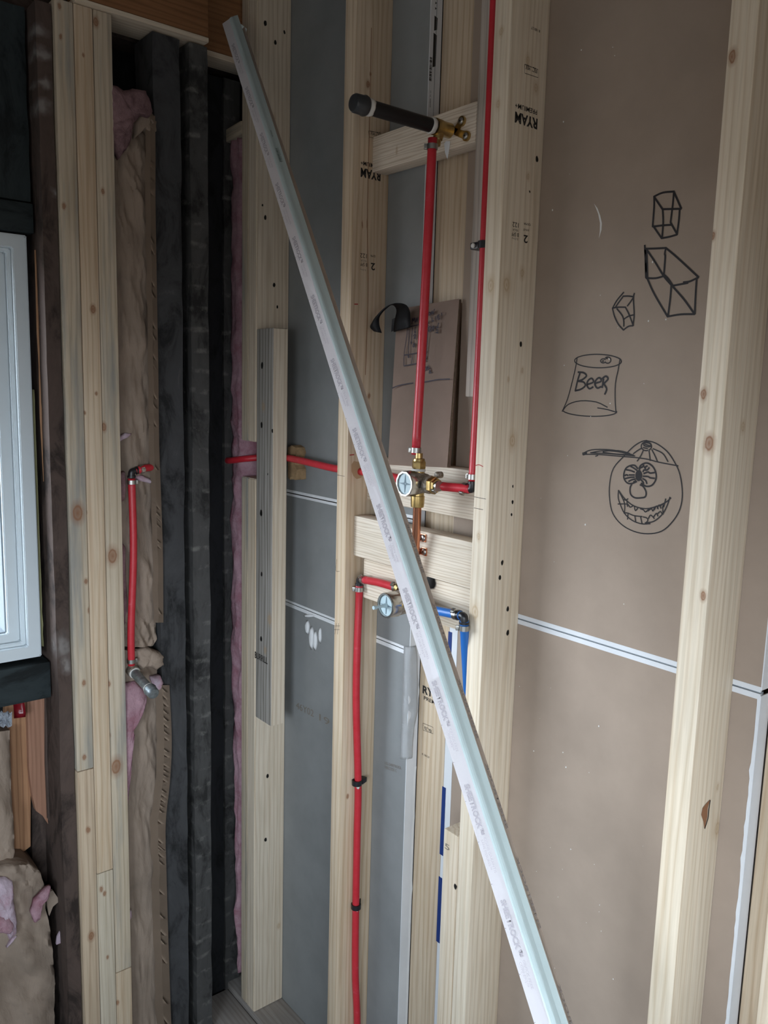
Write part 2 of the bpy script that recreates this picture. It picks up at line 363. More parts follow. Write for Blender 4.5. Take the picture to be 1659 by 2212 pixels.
def spots(name, pts, n, m, parent, lift=0.0006):
    """knots, nail holes and stains inside the board's own material: (point, half width, half height, tilt)"""
    me = parent.data; base = me.materials[0]
    if not base.get('own'):
        base = base.copy(); base['own'] = 1; me.materials[0] = base
    nt = base.node_tree; b = nt.nodes['Principled BSDF']; src = b.inputs['Base Color'].links[0].from_socket
    tc = nt.nodes.new('ShaderNodeTexCoord'); nz = nt.nodes.new('ShaderNodeTexNoise'); nz.inputs['Scale'].default_value = 90
    nt.links.new(tc.outputs['Object'], nz.inputs['Vector'])
    wob = nt.nodes.new('ShaderNodeVectorMath'); wob.operation = 'MULTIPLY_ADD'
    wq = .03 if m.name == 'pale_dust_smear' else .004; wob.inputs[1].default_value = (wq, wq, wq); nz.inputs['Scale'].default_value = 45 if wq > .01 else 90; nt.links.new(nz.outputs['Color'], wob.inputs[0]); nt.links.new(tc.outputs['Object'], wob.inputs[2])
    inv = wm(parent).inverted(); nl = inv.to_3x3() @ Vector(n)
    col = tuple(m.node_tree.nodes['Principled BSDF'].inputs['Base Color'].default_value)[:3]
    kind = {'pale_dust_smear': 3, 'dark_nail_hole': 0, 'reddish_brown_knot': 1, 'pale_ring_knot': 2}.get(m.name, 0)
    for (p, a, c_, t) in pts:
        if kind in (1, 2): a, c_ = a*.66, c_*.76
        q = inv @ Vector(p)+Vector((wq/2, wq/2, wq/2))
        su = nt.nodes.new('ShaderNodeVectorMath'); su.operation = 'SUBTRACT'; su.inputs[1].default_value = q; nt.links.new(wob.outputs[0], su.inputs[0])
        sc = nt.nodes.new('ShaderNodeVectorMath'); sc.operation = 'MULTIPLY'
        # local Z lies along the board; world up is not always local Z
        upl = inv.to_3x3() @ Vector((0, 0, 1)); S = [1/a, 1/a, 1/a]
        k = max(range(3), key=lambda i: abs(upl[i])); S[k] = 1/c_
        kn = max(range(3), key=lambda i: abs(nl[i])); S[kn] = 1/.006 if kind != 3 else 1/.04
        sc.inputs[1].default_value = S; nt.links.new(su.outputs[0], sc.inputs[0])
        ln = nt.nodes.new('ShaderNodeVectorMath'); ln.operation = 'LENGTH'; nt.links.new(sc.outputs[0], ln.inputs[0])
        rp = nt.nodes.new('ShaderNodeValToRGB'); nt.links.new(ln.outputs['Value'], rp.inputs[0]); e = rp.color_ramp.elements
        mp = nt.nodes.new('ShaderNodeMapRange'); mp.inputs['From Max'].default_value = 2.0; nt.links.new(ln.outputs['Value'], mp.inputs['Value']); nt.links.new(mp.outputs[0], rp.inputs[0])
        mx = nt.nodes.new('ShaderNodeMix'); mx.data_type = 'RGBA'
        if kind == 0: st = [(0, 1), (.42, 1), (.56, 0), (1, 0)]
        elif kind == 1: st = [(0, .95), (.28, .7), (.42, .95), (.52, .45), (.95, 0)]
        elif kind == 3: st = [(0, .45), (.25, .4), (.6, .12), (1, 0)]
        else: st = [(0, .9), (.2, .35), (.33, .75), (.48, .3), (.95, 0)]
        while len(e) < len(st): e.new(.5)
        for el, (x, v) in zip(e, st): el.position = x; el.color = (v, v, v, 1)
        nt.links.new(rp.outputs[0], mx.inputs[0]); nt.links.new(src, mx.inputs[6]); mx.inputs[7].default_value = (*col, 1); src = mx.outputs[2]
    nt.links.new(src, b.inputs['Base Color'])
def lines(name, polys, w, n, m, parent, k=5, lift=0.0005):
    bm = bmesh.new()
    for i, P in enumerate(polys):
        ww = w
        if isinstance(P, tuple) and len(P) == 2 and isinstance(P[1], float): P, ww = P
        ribbon(bm, P, ww, n, k, lift+i*0.000004)
    return obj(name, bm, m, parent, recalc=False)

# ================================================================== room shell
def struct(name, bm, m): return tag(obj(name, bm, m), kind='structure')
bm = bmesh.new(); box(bm, (-2.1, -1.36, -0.03), (1.26, 1.3, 0)); struct('floor', bm, FLOORM)
bm = bmesh.new(); box(bm, (-2.1, -1.36, 2.64), (1.26, 1.3, 2.70)); struct('ceiling', bm, CEILM)
WY0, WY1, WZ0, WZ1 = -0.95, 0.515, 1.093, 1.972           # window opening in the left wall
bm = bmesh.new()
box(bm, (-1.99, WY1, 0), (-1.93, 1.3, 2.64)); box(bm, (-1.99, -1.3, 0), (-1.93, WY0, 2.64))
box(bm, (-1.99, WY0, 0), (-1.93, WY1, WZ0)); box(bm, (-1.99, WY0, WZ1), (-1.93, WY1, 2.64))
struct('wall_left', bm, CHAR)
bm = bmesh.new(); box(bm, (-1.99, 1.17, 0), (1.2, 1.22, 2.64)); struct('wall_front', bm, PLAIN)
bm = bmesh.new(); by0, by1 = -1.36, -1.30
box(bm, (-2.1, by0, 0), (-0.20, by1, 2.64)); box(bm, (0.90, by0, 0), (1.3, by1, 2.64))
box(bm, (-0.20, by0, 0), (0.90, by1, 0.90)); box(bm, (-0.20, by0, 1.75), (0.90, by1, 2.64)); struct('wall_back', bm, PLAIN)
bm = bmesh.new(); box(bm, (1.2, -1.3, 0), (1.26, -0.8, 2.64)); box(bm, (1.2, 0.0, 0), (1.26, 1.3, 2.64)); box(bm, (1.2, -0.8, 1.75), (1.26, 0.0, 2.64)); box(bm, (1.2, -0.8, 0), (1.26, 0.0, 1.0))
struct('wall_right', bm, PLAIN)

# ------------------------------------------------------------------ window
wx = -1.80
win = empty('window_1', (wx, WY1, WZ0)); tag(win, kind='structure')
def ring_frame(name, x0, x1, out, inn, m, bev=0.002):
    bm = bmesh.new(); (a0, a1, c0, c1), (b0, b1, d0, d1) = out, inn
    def q(x, y0, y1, z0, z1): return [Vector((x, y0, z0)), Vector((x, y1, z0)), Vector((x, y1, z1)), Vector((x, y0, z1))]
    o1, i1, o2, i2 = q(x1, a0, a1, c0, c1), q(x1, b0, b1, d0, d1), q(x0, a0, a1, c0, c1), q(x0, b0, b1, d0, d1)
    V = [[bm.verts.new(p) for p in s] for s in (o1, i1, i2, o2)]
    for s in range(4):
        A, B = V[s], V[(s+1) % 4]
        for i in range(4): bm.faces.new((A[i], A[(i+1) % 4], B[(i+1) % 4], B[i]))
    bmesh.ops.bevel(bm, geom=list(bm.edges), offset=bev, segments=2, affect='EDGES')
    return obj(name, bm, m, win)
def rf4(a, b): return (WY0+a, WY1-a, WZ0+b, WZ1-b)
ring_frame('window_frame', -1.93, wx, (WY0, WY1, WZ0, WZ1), rf4(.028, .027), VINYL)
ring_frame('frame_lip', -1.93, wx-.012, rf4(.027, .026), rf4(.037, .035), VINYL)
ring_frame('sash', -1.92, wx-.024, rf4(.036, .034), rf4(.061, .054), VINYL)
ring_frame('glazing_gasket', -1.90, wx-.034, rf4(.060, .053), rf4(.064, .057), VINYLD, 0.0005)
bm = bmesh.new(); box(bm, (-1.850, WY0+.061, WZ0+.054), (-1.844, WY1-.061, WZ1-.054)); obj('glass_pane', bm, GLASS, win)
bm = bmesh.new(); lathe(bm, onx(17, 660, wx-.024), NX, [(0, .0025), (.002, .0025), (.002, .0001)], 10); obj('vent_latch', bm, BLACKP, win)

# ================================================================== plumbing wall (studs face -Y at y = 1.0)
YF, YB = 1.0, 1.089
# drywall sheets behind the studs
def sheet(x0, x1, z0, z1, m, label, bev=0.0):
    bm = bmesh.new(); box(bm, (x0, YB, z0), (x1, YB+.0127, z1)); o = obj('drywall_sheet', bm, m)
    return tag(o, label, 'drywall')
G1, G2, BZ = Z0-0.263, Z0-0.541, Z0-0.401
XG = -1.2470
g_top = sheet(-1.93, XG, G1+.004, 2.60, GREY, 'tall grey drywall sheet left of the red riser pipe, above the upper white joint')
g_mid = sheet(-1.93, XG, G2+.004, G1-.004, GREY, 'narrow grey drywall strip between the two white horizontal joints')
g_low = sheet(-1.93, XG, 0.0, G2-.004, GREY, 'lower grey drywall sheet with white plaster dabs, below the lowest white joint on the left')
XB0, XB1 = -1.131, -0.514
b_top = sheet(XB0, XB1, BZ+.004, 2.60, BROWN, 'upper brown drywall sheet covered in marker doodles of boxes, a beer can and a face')
b_low = sheet(XB0, XB1, 0.0, BZ-.004, BROWN, 'plain lower brown drywall sheet under the white joint, without doodles')
fr_ = [sheet(XB1+.045, 1.195, 0.0, 2.60, BROWN, 'brown drywall beyond the loose stud at the far right edge')]
bm = bmesh.new(); box(bm, (-1.25, 1.158, 0), (1.195, 1.168, 2.6)); tag(obj('drywall_sheet', bm, BROWN), 'recessed brown drywall of the other wall side, seen through narrow gaps', 'drywall')
def edge(o, p0, p1, m=WHITEP, name='edge_paper'):
    bm = bmesh.new(); box(bm, p0, p1); return obj(name, bm, m, o)
# white tapered joints (grey side and brown side)
for o, z0, z1 in ((g_top, G1+.0005, G1+.007), (g_mid, G1-.008, G1-.002), (g_mid, G2+.0005, G2+.006), (g_low, G2-.010, G2-.0015)):
    edge(o, (-1.93, YB-.0006, z0), (XG, YB+.002, z1), MUD, 'taped_joint')
edge(b_top, (XB0, YB-.0006, BZ+.001), (XB1, YB+.003, BZ+.0085)); edge(b_low, (XB0, YB-.0006, BZ-.0095), (XB1, YB+.003, BZ-.0015))
bm = bmesh.new(); box(bm, (XB0, YB+.003, BZ-.006), (XB1, YB+.008, BZ+.0008)); obj('joint_groove', bm, VINYLD, b_low)
# right-hand cut edge of the brown sheets and its ragged paper
for o, z0, z1 in ((b_top, BZ+.004, 2.6), (b_low, 0, BZ-.004)):
    edge(o, (XB1, YB-.0002, z0), (XB1+.0015, YB+.026, z1), WHITEP, 'cut_edge')
bm = bmesh.new(); pts = []
P1, P2 = ony(1650, 1380, YB), ony(1574, 2212, YB)
zs = [BZ-.006-i*.012 for i in range(100)]
for z in zs: pts.append(Vector((XB1-.0028-.0035*abs(noise.noise(Vector((0, 1.3, z*60)))), YB, z)))
A = [bm.verts.new(p+NY*.0005) for p in pts]; B = [bm.verts.new(Vector((XB1+.001, YB-.0005, p.z))) for p in pts]
for i in range(len(A)-1): bm.faces.new((A[i], B[i], B[i+1], A[i+1]))
obj('ragged_paper', bm, WHITEP, b_low)
# grey sheet: white taped end (two layers deep) with printing
ge = edge(g_top, (XG, YB-.0003, G1), (XG+.0018, YB+.028, 2.6), WHITEP, 'taped_end')
ge2 = edge(g_mid, (XG, YB-.0003, G2), (XG+.0018, YB+.028, G1), WHITEP, 'taped_end')
ge3 = edge(g_low, (XG, YB-.0003, 0), (XG+.0018, YB+.028, G2), WHITEP, 'taped_end')
XE = XG+.0018
bm = bmesh.new()
box(bm, (XE-.001, YB+.0135, G1+.01), (XE+.0004, YB+.0145, 2.59))
obj('layer_seam', bm, VINYLD, g_top)
bm = bmesh.new()
zz = lambda py: onx(942, py, XE).z
for a, b, y0, y1 in ((35, 68, .009, .0165), (73, 148, .008, .016), (4, 10, .010, .013), (16, 22, .010, .013)):
    slab(bm, [Vector((XE, YB+y0, zz(a))), Vector((XE, YB+y1, zz(a+3))), Vector((XE, YB+y1-.0006, zz(b-4))), Vector((XE, YB+y0, zz(b)))], NX, .0004)
obj('edge_print', bm, STAMP, g_top)
bm = bmesh.new()
z = zz(128)
while z > zz(178):
    w = random.choice((.0006, .0010, .0018)); box(bm, (XE, YB+.0005, z-w), (XE+.0005, YB+.0062, z)); z -= w+random.choice((.0007, .0012, .0016))
obj('barcode', bm, STAMP, g_top)
text('10 16  008209', Vector((XE, YB+.0035, zz(200))), Vector((XE, YB+.0035, zz(236))), .003, NX, STAMP, g_top, 'edge_print')
text('UNITED STATES GYPSUM', Vector((XE, YB+.002, zz(470))), Vector((XE, YB+.002, zz(640))), .004, NX, REDINK, g_top, 'edge_print')
# smeared compound on the lower edge of the grey sheet
bm = bmesh.new(); row = []
for i in range(46):
    t = i/45; z = onx(893, 1395+t*240, XE).z
    w = .012+.016*math.sin(math.pi*min(1, t*1.15))*(.6+.5*noise.noise(Vector((t*6, 0, 3))))
    ring = []
    for j in range(7):
        s = j/6; y = YB-.004+ (w+.012)*s-.006
        d = .004*math.sin(math.pi*s)*(1+1.2*noise.noise(Vector((t*9, s*4, 1))))
        ring.append(Vector((XE-.011*(1-s)**1.3+.002+max(d, 0), min(y, YB-.0015) if s < .35 else y, z)))
    row.append(ring)
loft(bm, row, closed=False); r_ = bmesh.ops.solidify(bm, geom=list(bm.faces), thickness=.001); obj('compound_smear', bm, MUD, g_low, smooth=True)
bm = bmesh.new()
for k, (z0, z1) in enumerate(((zz(1640), 0.03), (G2-.08, zz(1500)))):
    P = [Vector((XE, YB+.024-.003*noise.noise(Vector((0, k, z1+i*(z0-z1)/30*1.0*25))), z1+(z0-z1)*i/30)) for i in range(31)]
    ribbon(bm, P, .006, NX, 2)
obj('compound_ridge', bm, MUD, g_low, recalc=False)
# plaster dabs on the lower grey sheet
bm = bmesh.new()
for (cx_, cy_, w, h) in ((664, 1355, 5, 16), (673, 1378, 6, 26), (681, 1384, 5, 22), (692, 1372, 3.5, 18), (668, 1330, 12, 4)):
    base = [ony(cx_+w*math.cos(q)*(1+.25*noise.noise(Vector((math.cos(q)*2, math.sin(q)*2, cx_)))), cy_+h*math.sin(q), YB) for q in [2*math.pi*i/16 for i in range(16)]]
    c = sum(base, Vector())/16
    top = [c+(p-c)*.55+NY*.0035 for p in base]
    loft(bm, [base, top])
obj('plaster_dab', bm, MUD, g_low, smooth=True)
text('46Y02', ony(640, 1530, YB), ony(678, 1549, YB), .017, NY, STAMPL, g_low, 'faint_pencil_note'); text('19', ony(690, 1556, YB), ony(712, 1568, YB), .017, NY, STAMPL, g_low, 'faint_pencil_note')
text('USG SHEETROCK\nFIRECODE C', ony(832, 1660, YB), ony(868, 1672, YB), .016, NY, STAMPL, g_low, 'faint_print')
# blue and white end tape on the lower brown sheet
edge(b_low, (XB0+.002, YB-.0008, 0), (XB0+.024, YB+.0005, BZ-.02), WHITEP, 'end_tape')
for a, b in ((1360, 1410), (1700, 1850), (1900, 2045)):
    z1, z0 = min(BZ-.021, ony(960, a, YB).z), ony(960, b, YB).z; bm = bmesh.new(); box(bm, (XB0-.001, YB-.0016, z0), (XB0+.009, YB-.0006, z1)); obj('navy_stripe', bm, NAVY, b_low)
text('SHEETROCK BRAND PANEL', ony(973, 1370, YB), ony(968, 1520, YB), .0045, NY, BINKD, b_low, 'tape_print', lift=.0012)
# scraped crescent and specks
cr = [(1283.5, 440), (1291, 450), (1297, 466), (1300.5, 482), (1299.5, 497), (1294, 515), (1296, 500), (1296.5, 482), (1292.5, 462), (1287.5, 449)]
bm = bmesh.new(); bm.faces.new([bm.verts.new(ony(x, y, YB)+NY*.0004) for x, y in cr]); obj('scraped_crescent', bm, CHIP, b_top, recalc=False)
def specks(o, box_, n, seed):
    random.seed(seed); pts = []
    for _ in range(n):
        x, y = random.uniform(box_[0], box_[2]), random.uniform(box_[1], box_[3]); s = random.choice((.0004, .0005, .0006, .0011))
        pts.append((ony(x, y, YB), s, s*random.uniform(.8, 1.6), random.random()*3))
    bm = bmesh.new()
    for (p, a, b, t) in pts:
        q = [p+Vector((a*math.cos(k*1.257+t), 0, b*math.sin(k*1.257+t))) for k in range(5)]
        slab(bm, q, NY, .0006)
    tag(obj('gypsum_specks', bm, CHIP, o), kind='stuff')
specks(b_top, (1150, 60, 1440, 1400), 22, 3); specks(b_low, (1120, 1450, 1400, 2150), 26, 5)

# ---- marker doodles on the brown sheet
def zA(pts): return [ony(1100+x/2.968, 380+y/2.968, YB) for x, y in pts]
def zB(pts): return [ony(1100+x/2.968, 900+y/2.968, YB) for x, y in pts]
def ell(cx_, cy_, rx, ry, a0=0, a1=360, n=18, tilt=0):
    o = []
    for i in range(n+1):
        q = math.radians(a0+(a1-a0)*i/n); x, y = rx*math.cos(q), ry*math.sin(q); t = math.radians(tilt)
        o.append((cx_+x*math.cos(t)-y*math.sin(t), cy_+x*math.sin(t)+y*math.cos(t)))
    return o
W1 = .0029
lines('box_doodle', [zA(p) for p in (
    [(925, 135), (985, 108), (1060, 100)], [(930, 135), (985, 215)], [(980, 214), (1106, 211)], [(1055, 98), (1105, 212)], [(930, 130), (930, 200), (920, 328)],
    [(985, 212), (988, 300), (980, 405)], [(1057, 98), (1050, 180), (1035, 300)], [(1094, 215), (1088, 290), (1076, 380)], [(922, 318), (980, 402)],
    [(920, 326), (980, 318), (1040, 314)], [(1035, 298), (1078, 375)], [(978, 400), (1030, 390), (1078, 376)])], W1, NY, INK, b_top, 4)
lines('box_doodle', [zA(p) for p in (
    [(870, 442), (876, 560), (880, 658)], [(870, 467), (930, 466), (1008, 462)], [(1003, 460), (1080, 525), (1217, 652)], [(1005, 463), (998, 500), (1001, 520), (992, 640)],
    [(880, 470), (935, 550), (990, 640), (1045, 705)], [(878, 655), (940, 656), (1000, 640)], [(995, 635), (1020, 660), (1048, 702)], [(1045, 705), (1115, 692), (1150, 685)],
    [(1115, 683), (1160, 676), (1215, 650)], [(884, 652), (930, 755), (1018, 905)], [(1040, 702), (1034, 780), (1018, 905)], [(1050, 710), (1120, 790), (1190, 887)],
    [(1203, 655), (1196, 760), (1190, 888)], [(1015, 902), (1100, 888), (1192, 886)])], W1, NY, INK, b_top, 4)
lines('thick_stroke', [zA([(876, 468), (880, 560), (882, 652)])], .0055, NY, INK, b_top, 3)
lines('box_doodle', [zA(p) for p in (
    [(736, 745), (690, 800), (662, 852)], [(733, 770), (700, 815), (678, 848)], [(730, 771), (770, 771), (802, 776)], [(804, 750), (797, 785), (802, 890), (794, 962)],
    [(800, 775), (780, 805), (757, 836)], [(660, 848), (700, 842), (748, 842)], [(663, 848), (676, 900), (700, 950), (733, 988)], [(690, 850), (725, 895), (735, 930), (735, 967)],
    [(745, 840), (770, 890), (797, 962)], [(732, 922), (765, 900), (803, 890)], [(731, 990), (765, 965), (797, 960)])], .0023, NY, INK, b_top, 4)
lines('beer_can_doodle', [zA(p) for p in (
    ell(570, 1187, 150, 43, 0, 365, 28, 1), ell(632, 1181, 20, 20, -150, 150, 12), ell(604, 1186, 17, 13, 30, 330, 12), ell(603, 1187, 3, 3, 0, 360, 6), ell(628, 1170, 3, 2, 0, 360, 6),
    [(437, 1162), (428, 1220), (405, 1320), (375, 1430), (340, 1512)], [(712, 1170), (698, 1250), (682, 1330), (680, 1440), (686, 1520)],
    [(340, 1510), (380, 1465), (460, 1442), (560, 1450), (632, 1484)], ell(517, 1505, 174, 36, -5, 182, 20, 2), [(566, 1487), (630, 1498), (690, 1516)])], .0018, NY, INK, b_top, 3)
lines('beer_lettering', [zA(p) for p in (
    [(455, 1262), (440, 1310), (424, 1380)], [(440, 1258), (478, 1262), (496, 1282), (470, 1306), (440, 1316)], [(440, 1316), (478, 1322), (488, 1345), (460, 1368), (422, 1378)],
    [(500, 1338), (540, 1322), (530, 1298), (507, 1312), (499, 1340), (515, 1364), (540, 1352)], [(552, 1330), (590, 1316), (580, 1294), (558, 1308), (550, 1336), (566, 1360), (592, 1350)],
    [(606, 1300), (596, 1360)], [(594, 1302), (620, 1284), (634, 1302), (606, 1334)], [(606, 1332), (625, 1362), (620, 1385), (612, 1402)])], .0030, NY, INK, b_top, 4)
W2 = .0019
face = [zB(p) for p in (
    [(875, 153), (940, 170), (1010, 220), (1060, 290), (1095, 370), (1111, 490), (1096, 590), (1050, 670), (980, 733), (890, 751), (800, 735), (720, 690), (665, 620), (645, 530), (645, 430), (670, 330), (740, 250), (800, 190), (850, 160), (885, 153)],
    [(470, 237), (530, 213), (640, 212), (740, 228), (800, 250)], [(470, 242), (560, 242), (700, 253), (860, 268), (960, 292), (1086, 316)],
    [(520, 232), (600, 219), (700, 225), (792, 246)], [(525, 232), (620, 236), (720, 244), (808, 252)], [(470, 234), (500, 230), (472, 246), (500, 238)], [(553, 254), (566, 250), (572, 243)],
    [(600, 222), (700, 218), (780, 240), (690, 240), (600, 228)], [(640, 215), (720, 226), (800, 247)],
    ell(880, 190, 33, 28, 0, 370, 16), ell(886, 180, 25, 12, 0, 360, 12, 12), [(862, 185), (900, 195)], [(868, 175), (905, 188)], [(858, 198), (890, 205)],
    [(862, 212), (845, 250), (820, 287)], [(848, 203), (820, 220), (796, 238)], [(897, 215), (905, 284)], [(914, 210), (935, 250), (953, 292)], [(922, 205), (985, 236), (1020, 290)],
    [(702, 472), (740, 525), (800, 572), (880, 590), (960, 570), (1010, 545), (1038, 520)], [(702, 470), (700, 520), (712, 560), (740, 620), (790, 665), (850, 687), (907, 686)],
    [(870, 681), (930, 670), (985, 622), (1015, 565), (1032, 514)], [(706, 480), (735, 540), (742, 575), (740, 618)], [(730, 530), (748, 535), (765, 525)], [(755, 530), (757, 560), (760, 578)],
    [(697, 560), (757, 561), (775, 580), (795, 572)], [(803, 574), (810, 602), (826, 586)], [(840, 590), (862, 598), (875, 611), (898, 590)], [(890, 605), (912, 590), (922, 605), (935, 578)],
    [(930, 598), (945, 573), (957, 594)], [(950, 590), (962, 566), (975, 590)], [(968, 575), (985, 560), (990, 580), (1000, 545), (1004, 525)],
    [(735, 618), (760, 618), (800, 634), (855, 641)], [(763, 620), (760, 660)], [(806, 634), (812, 672)], [(843, 640), (852, 684)], [(858, 643), (880, 648), (890, 662), (880, 680)],
    [(893, 655), (905, 632), (920, 640), (932, 655)], [(925, 645), (945, 620), (955, 640)], [(950, 625), (970, 608), (982, 625)], [(984, 575), (988, 628)])]
lines('face_doodle', face, W2, NY, INK, b_top, 4)
lines('face_eyes_doodle', [zB(p) for p in (
    [(826, 335), (808, 314), (785, 312), (756, 325), (740, 350), (735, 385), (745, 412), (765, 428), (790, 428), (820, 415)],
    [(832, 335), (845, 312), (872, 298), (898, 302), (925, 325), (942, 365), (940, 405), (915, 440), (878, 446), (845, 425)],
    [(787, 432), (776, 458), (780, 498), (808, 520), (850, 520), (874, 512), (878, 482), (860, 448), (838, 436)],
    [(750, 340), (780, 346), (806, 356)], [(740, 378), (755, 373), (765, 380)], [(768, 374), (806, 374)], [(742, 398), (775, 390), (806, 388)], [(765, 416), (790, 404), (812, 400)], [(778, 318), (800, 330), (822, 346)], [(796, 420), (815, 410)],
    [(858, 306), (862, 318), (840, 330), (834, 345)], [(900, 325), (885, 342), (865, 342), (858, 356)], [(935, 358), (905, 362), (890, 355), (862, 366)], [(858, 382), (890, 384), (905, 392), (935, 396)],
    [(856, 396), (876, 410), (884, 432)], [(846, 404), (862, 425), (858, 432)], [(888, 315), (870, 325), (876, 335)])], W1*.9, NY, INK, b_top, 4)
bm = bmesh.new(); bm.faces.new([bm.verts.new(p+NY*.0008) for p in zB(ell(832, 378, 22, 36, 0, 345, 16))]); obj('pupil', bm, INK, b_top, recalc=False)

# ---- studs
def stud(x0, x1, m, label, y0=YF, y1=YB, z0=.038, z1=2.60, name='wall_stud', group='upright framing studs of the plumbing wall'):
    return board(name, (x0, y0, z0), (x1, y1, z1), m, label, 'stud', group)
sB = stud(-1.393, -1.357, PINE, 'upright pine stud with the long red pipe clamped to its right face')
sC = stud(-0.992, -0.9555, STUDC, 'upright pine stud with a stamped wide face, left of the doodled brown drywall')
sD = stud(-0.5905, -0.5535, STUDC, 'upright pale stud right of the doodles, the only one with a reddish bark pocket')
# flat stud seen between the grey and the brown sheet, and the one past the brown sheet
sF = board('backing_stud', (-1.2451, 1.118, .04), (-1.158, 1.156, 2.58), PINE, 'flat stamped pine stud deep in the gap between grey and brown drywall', 'stud')
sG = board('backing_stud', (-0.512, 1.117, .04), (-0.424, 1.155, 2.58), PINE, 'flat pine stud at the far lower right edge, beyond the white cut drywall edge', 'stud')
sG2 = board('wall_stud', (-0.470, 1.078, .04), (-0.34, 1.1165, 1.40), PALE, 'light board lapped over the backing stud in the bottom right corner', 'stud')
# sister boards on stud C
sX = board('sister_board', (-1.069, 1.045, Z0-.0135), (-0.9925, 1.083, 2.60), wood('mottled_grey_board', (0.56, 0.52, 0.45), (0.46, 0.42, 0.36), (0.24, 0.22, 0.19), knots=False), 'mottled grey board behind the long thin red pipe, cut square above the valve', 'lumber')
sY = board('sister_board', (-1.0315, 1.0, .038), (-0.9935, YB, Z0-.807), PALE, 'short pale post with grey cut top beside the lower part of the stamped stud', 'lumber')
# corner pair with a notch cut for the pipe
NZ0, NZ1 = Z0-.2265, Z0-.138
def notched(x0, x1, m, label):
    bm = bmesh.new()
    c = Vector(((x0+x1)/2, (YF+YB)/2, 1.3))
    zt = 2.60
    prof = [(YF, .038), (YF, NZ0), (YF+.080, NZ0-.001), (YF+.080, NZ1+.002), (YF, NZ1), (YF, zt), (YB, zt), (YB, .038)]
    slab(bm, [Vector((x0, y, z))-c for y, z in prof], NX, x1-x0)
    bmesh.ops.recalc_face_normals(bm, faces=bm.faces)
    bmesh.ops.bevel(bm, geom=list(bm.edges), offset=.0025, segments=2, affect='EDGES')
    o = obj('corner_stud', bm, m); o.location = c
    return tag(o, label, 'stud', 'doubled corner studs notched for the pipe')
sA = notched(-1.764, -1.726, PALE, 'right corner stud of the doubled pair, its wide face toward the grey drywall')
sA2 = notched(-1.7955, -1.7645, GREYP, 'left corner stud of the doubled pair, beside the pink insulation')
# scab block on the corner stud
scT = ony(560, 710, YF).z; scB = ony(589, 1573, YF).z
scab = board('scab_board', (-1.7255, 1.001, scB), (-1.652, 1.040, scT), GREYS, 'weathered grey board nailed to the corner stud, stamped near its bottom', 'lumber')
bm = bmesh.new(); box(bm, (-1.6525, 1.0025, scB+.001), (-1.6500, 1.0385, scT-.001), bev=.0006); o_ = obj('pale_narrow_face', bm, PALE, scab); o_['label'] = 'pale freshly sawn narrow face'
# plates and corner bits
plate = board('bottom_plate', (-1.93, YF, 0), (1.195, YB, .038), PLATE, 'dusty bottom plate lying on the floor under the plumbing wall studs', 'lumber', axis='x')
# blocking
def block(x0, x1, y0, z0, z1, label, m=BLOCKM, d=.037, group='horizontal blocking between the two middle studs'):
    return board('blocking', (x0, y0, z0), (x1, y0+d, z1), m, label, 'blocking', group, axis='x', bev=.0035)
bl1 = block(-1.3565, -1.0695, 1.045, Z0+.417, Z0+.484, 'topmost horizontal block, holding the black capped nipple')
bl2 = block(-1.3565, -0.9925, 1.0515, Z0-.2340, Z0-.144, 'horizontal block directly behind the upper chrome valve')
bl3 = block(-1.3565, -0.9925, 1.019, Z0-.350, Z0-.265, 'thick horizontal block with the copper tube strapped to it')
bl4 = block(-1.3400, -0.9925, 1.034, Z0-.4385, Z0-.3545, 'lowest horizontal block, scorched black near the leaning bead')
spots('scorch_mark', [(ony(930, 1258, 1.034), .016, .014, 0)], NY, HOLE, bl4)
# nail holes and knots on the visible faces
def hx(x, pts, s=.0026): return [(onx(px, py, x), s*.8*k, s*1.2*k, .3) for px, py, k in pts]
def hy(y, pts, s=.0028): return [(ony(px, py, y), s*.8*k, s*1.2*k, .3) for px, py, k in pts]
spots('nail_holes', hx(-.9555, [(1160, 344, 1.5), (1125, 743, 1.6), (1108, 1051, .9), (1107, 1085, 1.2), (1105, 1112, .9), (1085, 1215, 1.5), (1080, 1248, 1.5), (1097, 1315, 1.6), (1097, 1367, 1.7), (1144, 414, .7)]), NX, HOLE, sC)
spots('knots', hx(-.9555, [(1094, 615, 5.5), (1128, 590, 3.5), (1107, 952, 5.5), (1158, 190, 3.4), (1141, 381, 2.4), (1128, 800, 2.2), (1140, 130, 3.2), (1098, 820, 1.8)]), NX, KNOTL, sC)
spots('knots', hy(YF, [(1060, 617, 5.0), (1083, 68, 2.6), (1026, 1322, 6.0), (1076, 225, 3.0), (1034, 1159, 2.8)]), NY, KNOTL, sC)
spots('nail_holes', hx(-1.726, [(573, 50, 1.9), (614, 70, 1.4), (595, 92, 1.5), (573, 470, 1.8), (567, 443, 1.0), (592, 616, 1.7), (599, 663, 1.1), (578, 1676, 1.8), (574, 1814, 1.8), (584, 1560, 2.0)]), NX, HOLE, sA)
spots('knots', hx(-1.726, [(590, 255, 4.0), (602, 2000, 3.4), (548, 657, 3.6)]), NX, KNOTL, sA)
spots('nail_holes', hy(1.001, [(566, 789, 2.4), (565, 918, 2.2), (588, 931, 1.3), (564, 1108, 2.4), (565, 1240, 1.8), (564, 1380, 2.0), (578, 1024, .8)]), NY, HOLE, scab)
spots('knots', hx(-1.650, [(602, 893, 4.0), (595, 1463, 3.5)]) , NX, KNOTL, scab)
spots('knots', hy(1.001, [(569, 878, 3.8), (582, 1338, 5.0), (573, 1405, 3.2)]), NY, KNOTL, scab)
